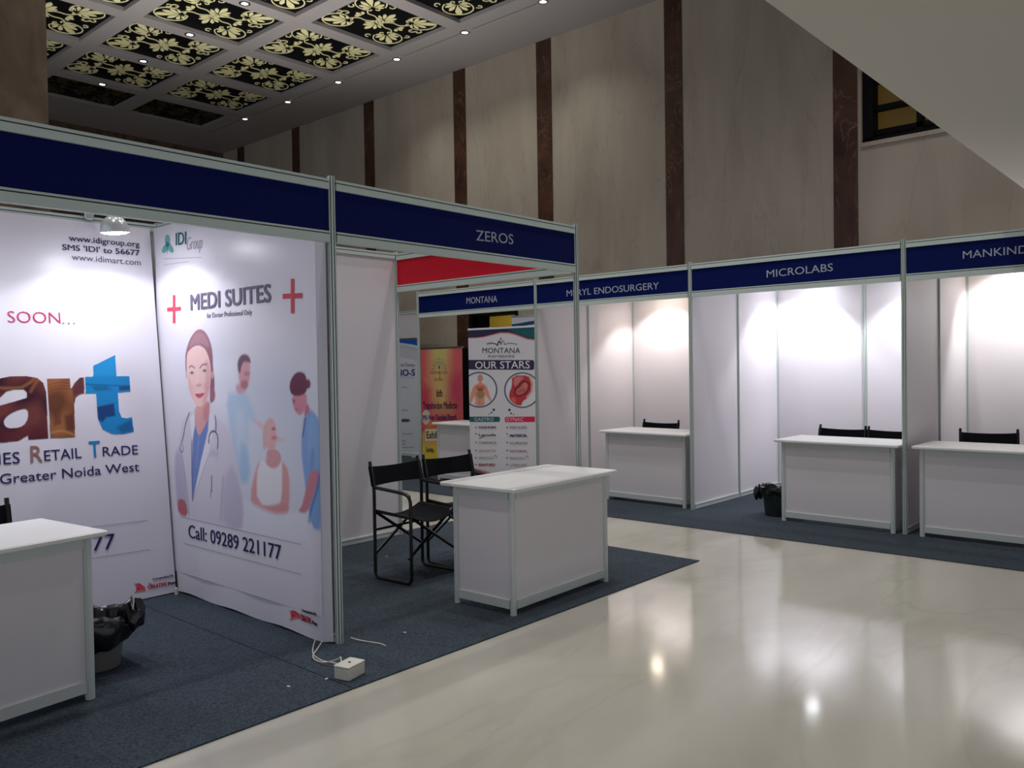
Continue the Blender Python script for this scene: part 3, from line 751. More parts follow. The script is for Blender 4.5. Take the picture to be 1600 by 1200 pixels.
# man in pale blue scrubs, out of focus
cv.poly([(352, 615), (373, 614), (384, 612), (393, 632), (401, 657), (395, 660), (388, 650), (386, 713), (391, 748), (375, 756), (362, 690)], (184, 206, 232), .022, .95, 1)
cv.poly([(366, 640), (384, 640), (386, 713), (384, 738), (372, 740)], (206, 216, 236), .03, .8, 1)
cv.poly([(374, 690), (388, 700), (391, 750), (376, 756)], (160, 194, 228), .025, .8, 1)
cv.poly([(394, 655), (402, 656), (418, 668), (419, 676), (410, 672)], (226, 190, 200), .012, .9, 1)
cv.poly([(367, 606), (374, 598), (386, 604), (384, 612), (374, 617)], (208, 160, 170), .012, .95, 1)
cv.poly([(373, 572), (380, 562), (391, 566), (391, 590), (386, 606), (377, 606), (373, 592)], (214, 158, 166), .010, 1, 1)
cv.ell((382, 601), 6, 7, (170, 104, 116), .010, .8)
cv.ell((386, 584), 4.5, 3, (168, 112, 124), .009, .7)
cv.poly([(372, 580), (371, 566), (375, 556), (383, 552.5), (390, 557), (392.5, 568), (388, 566), (381, 565), (377, 573), (375.5, 584)], (108, 72, 92), .008, 1, 1)
# patient in a white vest
cv.poly([(404, 722), (400, 735), (393, 760), (392, 786), (401, 795), (425, 801), (447, 806), (453, 790), (452, 735), (441, 720), (425, 716)], (220, 160, 162), .012, 1, 1)
cv.poly([(407, 721), (412, 716), (420, 731), (434, 731), (439, 718), (441, 724), (441, 780), (432, 794), (402, 787), (401, 740)], (232, 228, 236), .009, 1, 1)
cv.poly([(401, 787), (413, 792), (440, 786), (452, 790), (449, 806), (425, 803), (402, 796)], (216, 150, 154), .010, .9, 1)
cv.poly([(416, 718), (418, 700), (434, 702), (441, 716), (434, 730), (421, 730)], (218, 158, 164), .008, 1, 1)
cv.poly([(411, 690), (411, 668), (418, 655), (426, 653), (431, 662), (433, 684), (430, 702), (420, 704)], (228, 178, 180), .008, 1, 1)
cv.poly([(411, 704), (410.5, 675), (416, 658), (424, 653), (428, 656), (421, 664), (417, 678), (416, 700)], (216, 184, 178), .008, 1, 1)
cv.ell((427.5, 670), 3, 2.4, (140, 84, 102), .005, .8); cv.ell((429, 684), 5, 3, (206, 112, 124), .007, .8)
cv.poly([(430, 682), (440, 683), (446, 687), (442, 691), (433, 691)], (226, 180, 188), .012, .55, 1)
# white bed
cv.poly([(378, 780), (404, 792), (430, 804), (478, 800), (486, 850), (376, 829)], (228, 228, 242), .02, .9)
# nurse in blue scrubs
cv.poly([(470, 700), (474, 655), (477, 648), (484, 637), (499, 655), (504.5, 690), (504.5, 829), (487, 826), (480, 780), (476, 752)], (132, 168, 220), .010, 1, 1)
cv.poly([(484, 645), (498, 658), (503, 731), (484, 734), (480, 690)], (140, 180, 228), .012, .9, 1)
cv.poly([(486, 700), (492, 700), (490, 740), (484, 736)], (104, 140, 200), .012, .6, 1)
cv.stroke([(477, 654), (475.5, 668), (473, 682)], .008, (60, 70, 130), .006)
cv.poly([(484, 735), (498.5, 735), (497.5, 752), (488, 778), (481, 800), (472, 802), (466, 798), (472, 790), (477, 770)], (206, 132, 146), .008, 1, 1)
cv.stroke([(499.5, 742), (496, 765), (485, 800), (483, 815)], .012, (62, 78, 168), .010, .8)
cv.poly([(475, 648), (478, 628), (484, 636), (484, 643), (477, 651)], (196, 122, 140), .007, 1, 1)
cv.poly([(454.5, 618), (479, 612), (480, 630), (475, 644), (469, 649.5), (464, 646), (459, 638)], (214, 142, 158), .007, 1, 1)
cv.ell((459.5, 627), 2, 3, (120, 60, 90), .005, .6); cv.ell((464, 640), 3, 2, (190, 92, 112), .005, .6)
cv.ell((481, 600), 4.5, 7.5, (120, 44, 78), .006)
cv.poly([(452, 606), (454, 594), (461, 583), (470, 580), (478, 585), (480, 600), (479, 614), (468, 619), (456, 618)], (104, 34, 68), .006, 1, 1)
# doctor
COATC = (216, 210, 226)
cv.poly([(272, 716), (281, 690), (284, 660), (292, 650), (304, 642), (327, 640), (337, 650), (352, 664), (360, 679), (370, 722), (378, 765), (381, 790), (376, 832), (282, 808)], COATC, .006, 1, 1)
cv.poly([(352, 740), (366, 725), (381, 790), (378, 834), (350, 820), (347, 790)], (196, 188, 212), .022, .9, 1)
cv.stroke([(349, 745), (346, 785), (345, 812)], .012, (170, 160, 190), .014, .8)
cv.poly([(271, 715), (282, 700), (291, 760), (294, 812), (278, 806)], (186, 180, 206), .018, .9, 1)
cv.stroke([(282, 700), (290, 745), (296, 808)], .008, (140, 134, 170), .008, .8)
cv.poly([(303, 656), (326, 654), (325, 672), (316, 712), (301.5, 783), (299.5, 740)], (112, 136, 200), .004, 1)
cv.stroke([(300.5, 662), (299.5, 720), (301, 782)], .010, (54, 62, 118), .006)
cv.stroke([(311, 682), (307, 730)], .008, (150, 172, 224), .008, .8)
cv.poly([(304, 632), (328, 624), (327, 652), (319, 668), (311, 684), (305, 664)], (226, 166, 164), .004, 1, 1)
cv.poly([(316, 640), (328, 622), (327.5, 652), (320, 662)], (206, 136, 138), .010, .8, 1)
cv.poly([(303, 645), (297, 652), (300, 690), (305, 664)], (236, 232, 242), .004, 1)
cv.poly([(328, 642), (336, 650), (334, 690), (318, 735), (303, 775), (314, 720), (326, 672)], (230, 226, 238), .005, 1)
cv.stroke([(337, 660), (330, 700), (316, 740), (304, 776)], .005, (160, 152, 184), .005, .8)
cv.poly([(330, 702), (342, 704), (341, 716), (326, 712)], (196, 190, 210), .010, .7)
# hair and face
cv.poly([(291.5, 584), (290, 572), (290, 551), (296, 531), (303.5, 519), (312, 513.5), (321.5, 518.5), (329, 534), (332.5, 551), (333, 577), (335.5, 592), (335, 622), (331, 630), (328, 629), (328.5, 600), (327, 560), (316, 540), (303, 540), (294, 552), (292.5, 572)], (150, 96, 112), .004, 1, 1)
cv.poly([(294, 545), (303, 522), (313, 517), (323, 526), (328, 545), (316, 537), (303, 539)], (172, 126, 138), .010, .9, 1)
cv.poly([(292.3, 552), (298, 545), (305, 541.5), (314, 541), (321, 545), (327, 560), (329.5, 574), (329.5, 590), (327.5, 613), (322, 627), (316, 635), (310, 635.5), (303.5, 630), (297, 614), (292.6, 592), (291.4, 570)], (240, 200, 196), .0035, 1, 1)
cv.poly([(320, 560), (329, 568), (328.5, 604), (322, 628), (316, 634), (322, 600)], (222, 164, 168), .014, .85, 1)
cv.poly([(292.5, 585), (298, 590), (303, 625), (298, 614)], (230, 178, 180), .010, .7, 1)
cv.ell((332, 586), 2.0, 6, (222, 160, 160), .004)
cv.ell((332.5, 617), 4, 11, (170, 104, 118), .006, .9)
cv.stroke([(291.5, 590), (290.3, 572), (290.6, 552)], .006, (94, 58, 78), .004, .9)
cv.stroke([(296, 574), (299.5, 571), (304, 575)], .009, (112, 66, 80), .004, .95); cv.stroke([(312.5, 575), (316.5, 569.5), (323, 569)], .009, (112, 66, 80), .004, .95)
for (ex, ey) in ((299.8, 582.8), (319.6, 579.5)):
    cv.ell((ex, ey), 4.2, 2.8, (214, 166, 172), .006, .8); cv.ell((ex, ey+.2), 3.0, 1.6, (238, 228, 232), .003); cv.ell((ex+.2, ey), 1.7, 1.8, (52, 40, 66), .003)
    cv.stroke([(ex-3.6, ey+.3), (ex, ey-2.0), (ex+3.6, ey)], .004, (70, 42, 60), .003, .9)
cv.stroke([(309, 584), (308, 598), (306.5, 601)], .006, (250, 222, 216), .008, .8); cv.poly([(305.5, 602), (308, 604.5), (313, 604), (316, 601), (313, 599), (308, 600.5)], (208, 142, 146), .006, .8, 1)
cv.poly([(304, 615.8), (309, 614.8), (311.5, 615.6), (314, 614.5), (320.5, 614), (316, 620.5), (311.5, 622.5), (307.5, 620.5)], (212, 76, 108), .003, 1, 1)
cv.stroke([(304, 616.2), (311, 617), (320, 614.6)], .003, (150, 40, 70), .002, .8)
cv.ell((300, 607), 5, 5, (240, 178, 182), .02, .5); cv.ell((322, 603), 5, 5, (226, 150, 158), .02, .5)
# stethoscope, pen, hand
SB = (44, 56, 112)
cv.stroke([(296, 645), (290, 662), (287, 680), (284, 692)], .010, SB, .003); cv.stroke([(283.5, 694), (280.5, 701), (283.5, 708), (287, 703), (285.5, 695)], .007, (92, 96, 124), .003)
cv.stroke([(336, 650), (338, 662), (337.5, 673)], .010, SB, .003); cv.stroke([(326.5, 692), (327, 679), (333, 672.5), (339.5, 677), (341, 690), (340, 701)], .011, SB, .003)
cv.stroke([(331, 744), (330.5, 768)], .010, (44, 60, 130), .003); cv.stroke([(330, 766), (329, 777)], .006, (60, 60, 100), .003)
cv.poly([(277, 782), (283, 779), (291, 783), (294, 808), (279, 803)], (188, 96, 106), .008, 1, 1)
# lower white band
cv.poly([(270, 804), (284, 807.5), (374, 829.5), (510, 859), (510, 880), (270, 830)], (226, 222, 233), .002, 1)
pic = cv.build('printed_picture', bn, n=.0006)
pic['label'] = 'printed photo of a smiling doctor, two nurses and a patient'
text_on(fm, 'MEDI SUITES', (299, 485), (423.7, 471), (299, 461), GREY, parent=bn, bold=0.0210)
text_on(fm, 'for Doctor Professional Only', (324, 497), (394, 491.5), (324, 489.3), (120, 112, 130), parent=bn, bold=-.005)
text_on(fm, 'Call: 09289 221177', (295.5, 839.5), (440, 875), (293.5, 819), NAVY, parent=bn, bold=0.0020)
def printed(face, polys, rgb, name, parent, n=.003):
    q = MB()
    for pl in polys:
        pts = [face.uv(p) for p in pl]
        q.add([face.w(u, v, n) for u, v in pts], [tuple(range(len(pts)))])
    o = q.build(name, ink(rgb)); o.parent = parent
    PM = Matrix.Translation(parent.location) @ parent.rotation_euler.to_matrix().to_4x4()
    o.matrix_local = PM.inverted(); return o
def cross(c, wx, hy, dx, dy, s):
    x, y = c; sl = s
    return [[(x-wx, y-hy), (x+wx, y-hy), (x+wx, y-dy), (x+dx, y-dy-sl), (x+dx, y+dy-sl), (x+wx, y+dy), (x+wx, y+hy), (x-wx, y+hy), (x-wx, y+dy), (x-dx, y+dy+sl), (x-dx, y-dy+sl), (x-wx, y-dy)]]
printed(fm, cross((272.5, 483), 1.9, 22, 10.7, 3, .8), (222, 64, 92), 'red_cross', bn)
printed(fm, cross((457.7, 462.5), 2.7, 27, 15.3, 4, .8), (214, 66, 84), 'red_cross', bn)
text_on(fm, 'IDI', (275.5, 383.5), (291.5, 381.3), (275, 364.5), (24, 104, 116), parent=bn, bold=0.0100)
text_on(fm, 'Group', (292, 391.5), (316, 388), (292, 371), (150, 146, 152), parent=bn, bold=-.02, shear=.2)
lg = Canvas(fm, [(252, 366), (274, 372), (252, 408), (272, 402)], .0028, (226, 222, 233))
for c, r in (((262, 374.5), 0), ((258.6, 388), .5), ((266.2, 387.5), -.5)): lg.ell(c, 4.3, 8.5, (96, 170, 170), .003, 1, r)
lg.ell((262, 382), 2.6, 4, (30, 96, 104), .004); lg.stroke([(258, 379), (262, 383), (267, 380)], .006, (40, 112, 118), .003); lg.stroke([(262, 396), (262, 384)], .008, (30, 96, 104), .004)
lg.build('knot_logo', bn, n=.0018, only_mask=True)
def band(face, a, b, w, rgb, parent, name='printed_line', n=.003):
    return printed(face, [[(a[0], a[1]-w/2), (b[0], b[1]-w/2), (b[0], b[1]+w/2), (a[0], a[1]+w/2)]], rgb, name, parent, n)
band(fm, (256, 404.5), (316, 402), .9, (176, 174, 186), bn); band(fm, (256, 413.8), (296, 408.5), .9, (186, 184, 196), bn)
band(fm, (284, 807.5), (471, 850.5), .8, (150, 148, 166), bn); band(fm, (287, 848.5), (472, 897.5), .9, (158, 156, 172), bn)
def agency(face, sp, parent, P):
    c2 = Canvas(face, P['box'], .003, (226, 222, 233))
    x, y = P['splash']
    c2.poly([(x-9, y-7), (x-3, y-9), (x+3, y-6), (x+9, y-1), (x+8, y+6), (x+1, y+5), (x-4, y+7), (x-9, y+8), (x-6, y+1)], (206, 38, 66), .008, 1, 1)
    c2.stroke([(x-10, y-8), (x-3, y-3), (x+6, y+1)], .007, (236, 110, 120), .005); c2.stroke([(x-9, y+7), (x, y+2), (x+7, y+5)], .006, (236, 130, 130), .005)
    c2.build('red_splash', parent, n=.0018, only_mask=True)
    text_on(face, 'CREATIVE', *P['creative'], (196, 24, 56), parent=parent, bold=0.0250)
    text_on(face, 'Pen', *P['pen'], (30, 28, 60), parent=parent, bold=0.0250)
    text_on(face, 'The', *P['the'], (110, 110, 130), parent=parent)
    text_on(face, 'Conceptualized By', *P['by'], (60, 58, 92), parent=parent, bold=0.0100)
agency(fm, 0, bn, dict(box=[(448, 948), (474, 958), (448, 972), (474, 985)], splash=(461.5, 961.5), creative=((471, 968.5), (486.5, 974.6), (471, 959.7)), pen=((488.5, 975), (496, 978), (488.5, 969)), the=((470, 961.5), (475, 963.3), (470, 958)), by=((472.5, 955), (495, 961.5), (472.5, 951))))

# back banner with the large letters: hangs from the top rail and is drawn forward at the floor
SL = -.105
fb = Face((-1.700, 0, 0), (0, 1, 0), (SL, 0, 1))
bb = thing('cloth_banner', 'printed cloth banner with huge brown and blue letters and web addresses', 'banner', (-1.70, -1.0, 0))
def f_back(a, v):
    y = -2.03+a*1.955; z = .014+v*2.455; x = -1.70+SL*z
    lo = max(0, 1-z/.62)**1.3*(1 if y > -1.9 else .3); keep = min(1, max(0, (abs(y+.30)-.25)/.25))
    n = -.016*lo*keep*(.5+.5*math.sin(7*z+16*(y+.18*z)+2*math.sin(3*y)))-.006*lo*keep*(.5+.5*math.sin(31*z-6*y))
    n -= .004*(.5+.5*math.sin(9*y+2*z))*min(1, max(0, (z-2.2)/.25))
    return (x+1.70+n, y+1.0, z)
cloth('fabric', bb, f_back, 90, 90, M['fabric'])
text_on(fb, 'www.idigroup.org', (108, 376.2), (217.7, 386.2), (108, 367.3), (64, 60, 96), parent=bb, bold=0.0075)
text_on(fb, "SMS 'IDI' to 56677", (97.5, 390.3), (218.2, 399.4), (97.5, 381.6), (60, 56, 92), parent=bb, bold=0.0125)
text_on(fb, 'www.idimart.com', (112, 406), (219.7, 414.8), (112, 396.5), (92, 88, 116), parent=bb, bold=0.0000)
text_on(fb, 'SOON', (12.5, 504), (94.5, 505.5), (12.5, 486), (196, 40, 96), parent=bb, bold=-.012)
text_on(fb, '...', (97.5, 506.3), (117, 506.8), (97.5, 488.5), (150, 120, 150), parent=bb, bold=-.02)
text_on(fb, 'IES', (-2, 726.2), (31, 723.8), (-2, 708), NAVY, parent=bb, bold=0.0000)
text_on(fb, 'R', (48, 722.6), (66.5, 721.5), (47.5, 697), (158, 112, 112), parent=bb, bold=0.0050)
text_on(fb, 'ETAIL', (69.5, 720.3), (127.5, 715.3), (69.5, 704), NAVY, parent=bb, bold=0.0000)
text_on(fb, 'T', (140, 715), (156.5, 713.7), (139, 690), (30, 132, 196), parent=bb, bold=0.0100)
text_on(fb, 'RADE', (160.5, 713), (215.5, 709.4), (160.5, 698.5), NAVY, parent=bb, bold=0.0000)
text_on(fb, 'Greater Noida West', (0, 756.5), (217.5, 735.7), (0, 741), NAVY, parent=bb, bold=0.0000)
text_on(fb, 'Call: 09289 221177', (145, 860.5), (178.5, 857.2), (145, 836.5), NAVY, parent=bb, bold=0.0025, fit='77')
band(fb, (60, 834), (231, 813), .8, (150, 150, 170), bb); band(fb, (60, 885.5), (234, 858.5), .8, (150, 150, 170), bb)
agency(fb, 0, bb, dict(box=[(205, 908), (234, 905), (205, 934), (234, 930)], splash=(219, 919), creative=((231, 920), (260, 915), (231, 914.4)), pen=((262.5, 914.6), (273.3, 912.2), (262.5, 909.4)), the=((231, 914), (237, 913), (231, 910.8)), by=((238.5, 906.5), (270.5, 900.5), (238.5, 903))))
ca = Canvas(fb, [(-40, 575), (212, 548), (-40, 698), (214, 690)], .0036, (226, 222, 233))
def art_fill(lo, hi):
    a = lin(lo); b_ = lin(hi)
    return lambda U, V: a+(b_-a)*(np.clip(.5+.5*np.sin(U*9+V*23)+.35*np.sin(U*31-V*17), 0, 1))[..., None]
ca.poly([(-24, 690), (-28, 672), (-26, 650), (-10, 636), (20, 627.5), (41, 621.5), (41.5, 614), (37, 609), (22, 609), (10, 612), (0, 622), (-22, 624), (-20, 606), (-6, 592), (16, 587.5), (40, 587), (58, 590), (68, 598), (72.5, 613), (75.7, 685.5), (44, 688), (43, 681), (28, 690), (0, 692)], art_fill((62, 24, 40), (112, 56, 54)), .0025, 1, 0, holes=[[(5, 659), (12, 649), (28, 641), (43, 638), (43.5, 655), (35, 666), (22, 669), (10, 668)]])
ca.stroke([(-10, 606), (30, 607), (44, 600), (56, 590)], .010, (176, 118, 64), .010, .7); ca.stroke([(60, 592), (52, 604), (48, 612)], .012, (170, 104, 66), .01, .7)
ca.stroke([(44, 622), (66, 618), (73, 640)], .02, (60, 20, 40), .02, .6); ca.poly([(0, 672), (70, 668), (75, 685), (0, 690)], (120, 40, 48), .03, .5)
RP = [(72.7, 591.3), (109.3, 591.0), (110.6, 607), (116, 598), (123, 590.8), (131, 588.8), (132.3, 615), (124, 617), (118.5, 622), (116.3, 632), (117.7, 683.8), (78.5, 685.3)]
ca.poly(RP, art_fill((104, 60, 40), (156, 98, 62)), .0025)
ca.poly([(112, 606), (123, 590), (131, 589), (132.3, 614.5), (120, 618), (116, 630)], (86, 42, 58), .010, .9)
for yy in (597, 601.5, 606): ca.stroke([(76, yy+5), (92, yy), (108, yy+2)], .004, (96, 48, 34), .004, .8)
ca.poly([(82, 640), (94, 636), (96, 662), (84, 666)], (96, 52, 36), .010, .7); ca.poly([(100, 650), (115, 646), (117, 672), (103, 674)], (84, 40, 36), .012, .8); ca.stroke([(80, 676), (98, 672), (116, 680)], .008, (206, 150, 84), .008, .7)
TP = [(132.6, 588.3), (145.3, 587.8), (145.2, 571.2), (180.2, 553.8), (182.2, 587.2), (202.3, 587.3), (203.8, 612.7), (184.6, 613.8), (186.6, 643), (190.5, 652), (198, 653), (206.3, 651), (209.6, 675), (192, 678.8), (175, 678.8), (160, 671.5), (152.5, 655), (149.6, 615.2), (133.3, 615.3)]
ca.poly(TP, (22, 134, 200), .0025)
ca.poly([(146, 572), (180, 555), (182, 587), (146, 588)], (38, 150, 214), .01, .8)
ca.stroke([(134, 600), (160, 602), (203, 603)], .006, (16, 62, 112), .005, .8); ca.poly([(142, 603), (165, 603), (175, 609), (150, 611)], (16, 86, 120), .008, .7); ca.poly([(186, 604), (203, 603), (203, 609), (186, 610)], (22, 54, 92), .006, .8)
ca.poly([(151, 636), (178, 630), (180, 650), (166, 652), (160, 660), (153, 655)], (20, 58, 116), .006, .95); ca.poly([(182, 668), (205, 655), (208, 674), (190, 677)], (16, 84, 140), .010, .8)
ca.build('large_letters', bb, n=.0018, only_mask=True)['label'] = 'huge letters a r t filled with brown and blue pictures'
# small white tack holding the banner edge at the floor in the corner
q = MB(); q.box(-.012, .012, -.008, .008, 0, .05, bev=.003); tag(q.build('corner_tack', M['plastic'], loc=(-1.645, -.10, CZ)), 'tiny white clip at the foot of the corner between the two cloth banners', 'clip')

# ------------------------------------------------------------------ roll-up banners
def rollup(name, label, p0, p1, z0, z1, bg, step, paint, mt=M['chrome']):
    d = Vector((p1[0]-p0[0], p1[1]-p0[1], 0)); Wd = d.length; d.normalize(); rz = math.atan2(d.y, d.x)
    t = thing('roll_up_banner', label, 'roll-up banner', (p0[0], p0[1], CZ if p0[1] > 3.99 else 0), rz)
    fc = Face((p0[0], p0[1], 0), (d.x, d.y, 0), (0, 0, 1))
    zb = t.location.z
    q = MB(); q.box(-.005, Wd+.005, -.01, .10, 0, .075, bev=.012); q.box(.06, .10, -.12, .2, 0, .012); q.box(Wd-.10, Wd-.06, -.12, .2, 0, .012); q.build('base_cassette', M['alu'], t)
    q = MB(); q.tube([(Wd/2, .05, .07), (Wd/2, .05, z1-zb)], .009); q.build('support_pole', M['alu'], t)
    q = MB(); q.box(-.004, Wd+.004, -.006, .03, z1-zb-.012, z1-zb+.014, bev=.003); q.build('top_bar', mt, t)
    q = MB(); q.box(0, Wd, 0, .0012, .07, z1-zb-.005); q.build('sheet', ink(bg), t)
    cv = Canvas.__new__(Canvas); cv.face = fc; cv.u0, cv.u1, cv.v0, cv.v1 = 0.0, Wd, z0, z1-.008; cv.step = step
    cv.nx = int(Wd/step)+2; cv.ny = int((z1-z0)/step)+2
    cv.U, cv.Vv = np.meshgrid(np.linspace(0, Wd, cv.nx), np.linspace(z0, z1-.008, cv.ny)); cv.C = np.ones((cv.ny, cv.nx, 3))*lin(bg); cv.mask = np.zeros((cv.ny, cv.nx))
    paint(cv, t, fc); cv.build('printed_picture', t, n=.001)
    return t
def paint_montana(c, t, f):
    PUR = (48, 34, 66); TEAL = (14, 92, 98)
    c.poly([(728, 512), (842, 512), (842, 533), (824, 531), (808, 525), (795, 521.5), (782, 521), (768, 524.5), (756, 527.5), (745, 528.5), (728, 529)], (232, 120, 124), .004, .9)
    c.poly([(728, 510), (842, 510), (842, 531), (824, 529), (808, 523), (795, 519.5), (782, 519.5), (768, 523), (756, 526), (745, 527.5), (728, 528)], PUR, .004)
    c.poly([(788, 512), (842, 512), (842, 530), (826, 528), (808, 521.5)], TEAL, .02, .95)
    c.stroke([(761, 537.5), (768, 535.8), (774, 537.3), (778, 539.6)], .013, PUR, .003); c.stroke([(777, 539.5), (780, 532), (783, 538)], .018, PUR, .003)
    c.stroke([(783, 538), (786, 531), (789, 538)], .014, (110, 158, 150), .003); c.stroke([(788, 538.5), (796, 536), (808, 538)], .010, (70, 104, 104), .003)
    c.ell((782.5, 529.5), 1.6, 1.8, (210, 84, 110), .004); c.stroke([(783, 533), (784.5, 536.5)], .012, (214, 110, 140), .004)
    c.poly([(728, 562.2), (833, 562.6), (835, 565), (835, 576), (833, 578), (728, 577.4)], (52, 36, 74), .004)
    for cx, cy, inner in ((749, 609, 0), (816, 609.6, 1)):
        c.ell((cx, cy), 28.3, 28, (46, 62, 92), .004); c.ell((cx, cy), 26.2, 26, (226, 226, 232), .004)
    SK = (228, 158, 134)
    # anatomical torso in the left circle
    c.poly([(747, 599), (741, 602), (737, 610), (734, 622), (733, 630), (736.5, 630), (741.5, 618), (743.5, 626), (741, 634), (757.5, 634.5), (757, 624), (758, 616), (762, 621), (767, 628.5), (768.5, 627), (764, 614), (761, 604), (756.5, 600), (752, 597.8), (752, 595)], SK, .006, 1, 1)
    c.ell((750.4, 591), 4.4, 6, (216, 148, 130), .005); c.poly([(742.5, 603), (758, 603), (757, 609), (745, 610)], (200, 84, 62), .008, .7, 1)
    c.poly([(746, 608), (754, 607.5), (755, 611), (747, 611)], (170, 58, 40), .005); c.poly([(744, 611.5), (757, 611.5), (755.5, 621), (750, 623), (745.5, 620.5)], (150, 140, 84), .006, .9, 1)
    c.stroke([(749.5, 625), (749.5, 634)], .006, (180, 104, 90), .005)
    # curled baby in section in the right circle
    c.poly([(800, 586.5), (828, 586.5), (832, 600), (831, 612), (824, 622), (816, 628), (815, 634.5), (804, 632), (796, 624), (795.5, 614), (800, 604)], (196, 56, 66), .006, 1, 1)
    c.poly([(826, 588), (830.5, 600), (829, 612), (822, 620), (825, 622), (832.5, 612), (833.5, 598), (829, 587)], (234, 176, 160), .004, .9)
    c.poly([(802, 592), (808, 588), (820, 589), (812, 597), (804, 606)], (228, 140, 140), .01, .8, 1)
    c.poly([(803, 615), (804, 606), (811, 602), (813, 597), (820, 594), (827, 597), (828, 606), (824, 614), (816, 619.5), (807, 620)], (132, 26, 44), .005, 1, 1)
    c.poly([(805.5, 614), (807, 608), (813, 604.5), (815.5, 599), (821, 597), (825, 600), (825, 607), (821, 613), (814, 617), (808, 617)], (206, 108, 104), .005, 1, 1)
    c.ell((821, 602), 3.4, 4, (220, 134, 122), .005, .9); c.stroke([(810, 612), (817, 609), (820, 612)], .01, (166, 60, 66), .006, .8); c.poly([(798, 620), (806, 622), (806, 631), (800, 627)], (226, 120, 96), .006, .8, 1)
    for x, y, r in ((771.5, 640.3, 2), (768, 644.6, 1.4), (764.3, 647, .9), (796, 640.6, 2), (798.6, 646, 1.4), (802.4, 647.5, .9)): c.ell((x, y), r, r, (46, 48, 82), .003)
    c.poly([(728, 651), (779.5, 651), (781.3, 653), (781.3, 657.5), (779.5, 659.3), (728, 659.3)], (16, 94, 104), .003)
    c.poly([(790.5, 651.3), (836, 650.7), (836, 659.4), (790.5, 660), (788.8, 658), (788.8, 653.3)], (214, 32, 82), .003)
    rows = [668, 678, 691.5, 704, 715.5, 726]
    for x0 in (743.8, 792.5):
        for y in rows:
            P = []
            for k in range(10):
                r = 1.9 if k % 2 == 0 else .8; a = -PI/2+k*PI/5; P.append((x0+r*math.cos(a), y+r*math.sin(a)))
            c.poly(P, (40, 42, 74), .002)
    c.stroke([(749, 685), (753, 683.5), (757, 681)], .010, (36, 40, 60), .004)
    for x, y in ((773.5, 713), (822.5, 714)): c.stroke([(x-1.5, y+3), (x-1.6, y), (x+1, y-1.8), (x+3, y), (x+2, y+3)], .007, (70, 84, 92), .003)
    c.poly([(728, 731), (738, 730), (750, 733), (764, 737), (772, 742), (728, 746)], (226, 120, 124), .006, .9); c.poly([(728, 734), (740, 733), (752, 736.5), (764, 741), (764, 752), (728, 752)], (16, 72, 92), .006)
    D = (46, 44, 74)
    text_on(f, 'MONTANA', (754, 551.6), (813, 551.6), (754, 543.6), D, parent=t, bold=-.005)
    text_on(f, 'REMEDIES', (763, 558.4), (804, 558.2), (763, 555), (130, 126, 136), parent=t)
    text_on(f, 'OUR STARS', (743, 576), (828, 575.6), (743, 565), (236, 234, 240), parent=t, bold=0.0050)
    text_on(f, 'GASTRO', (741.5, 657.6), (771.5, 657.4), (741.5, 652.8), (200, 222, 222), parent=t); text_on(f, 'GYNAC', (791, 658.2), (818.5, 658), (791, 652.8), (244, 206, 216), parent=t)
    for s, y0, rgb, x1, bd in (('NASHNIN', 669.5, (90, 86, 110), 775, .02), ('Laxsafe', 681.2, (60, 60, 84), 775, .01), ('COMFORCE', 693.6, (140, 124, 130), 776, .0), ('LEVANTA', 706, (180, 136, 146), 775, 0), ('SPASCOOL', 717.3, (150, 154, 164), 771, 0), ('ESAFORD', 728, (170, 44, 74), 774, .03)):
        text_on(f, s, (748.5, y0), (x1, y0), (748.5, y0-3.6), rgb, parent=t, bold=bd)
    for s, y0, rgb, x1, bd in (('FEROLESS', 670, (120, 112, 128), 823.5, .0), ('MATRICAL', 682.7, (38, 40, 100), 824, .04), ('FOLPROCIN', 694.5, (120, 120, 136), 824, 0), ('MATRIBIAL', 707, (178, 92, 116), 824.5, .0), ('SPASCOOL', 718, (150, 154, 164), 820, 0), ('UTERLASY', 729, (130, 124, 136), 824, 0)):
        text_on(f, s, (797, y0), (x1, y0-.4), (797, y0-3.8), rgb, parent=t, bold=bd)
rollup('m', 'white roll up banner reading OUR STARS with two round medical pictures', (-3.395, 4.46), (-2.425, 4.55), .08, 1.945, (222, 219, 226), .0045, paint_montana)
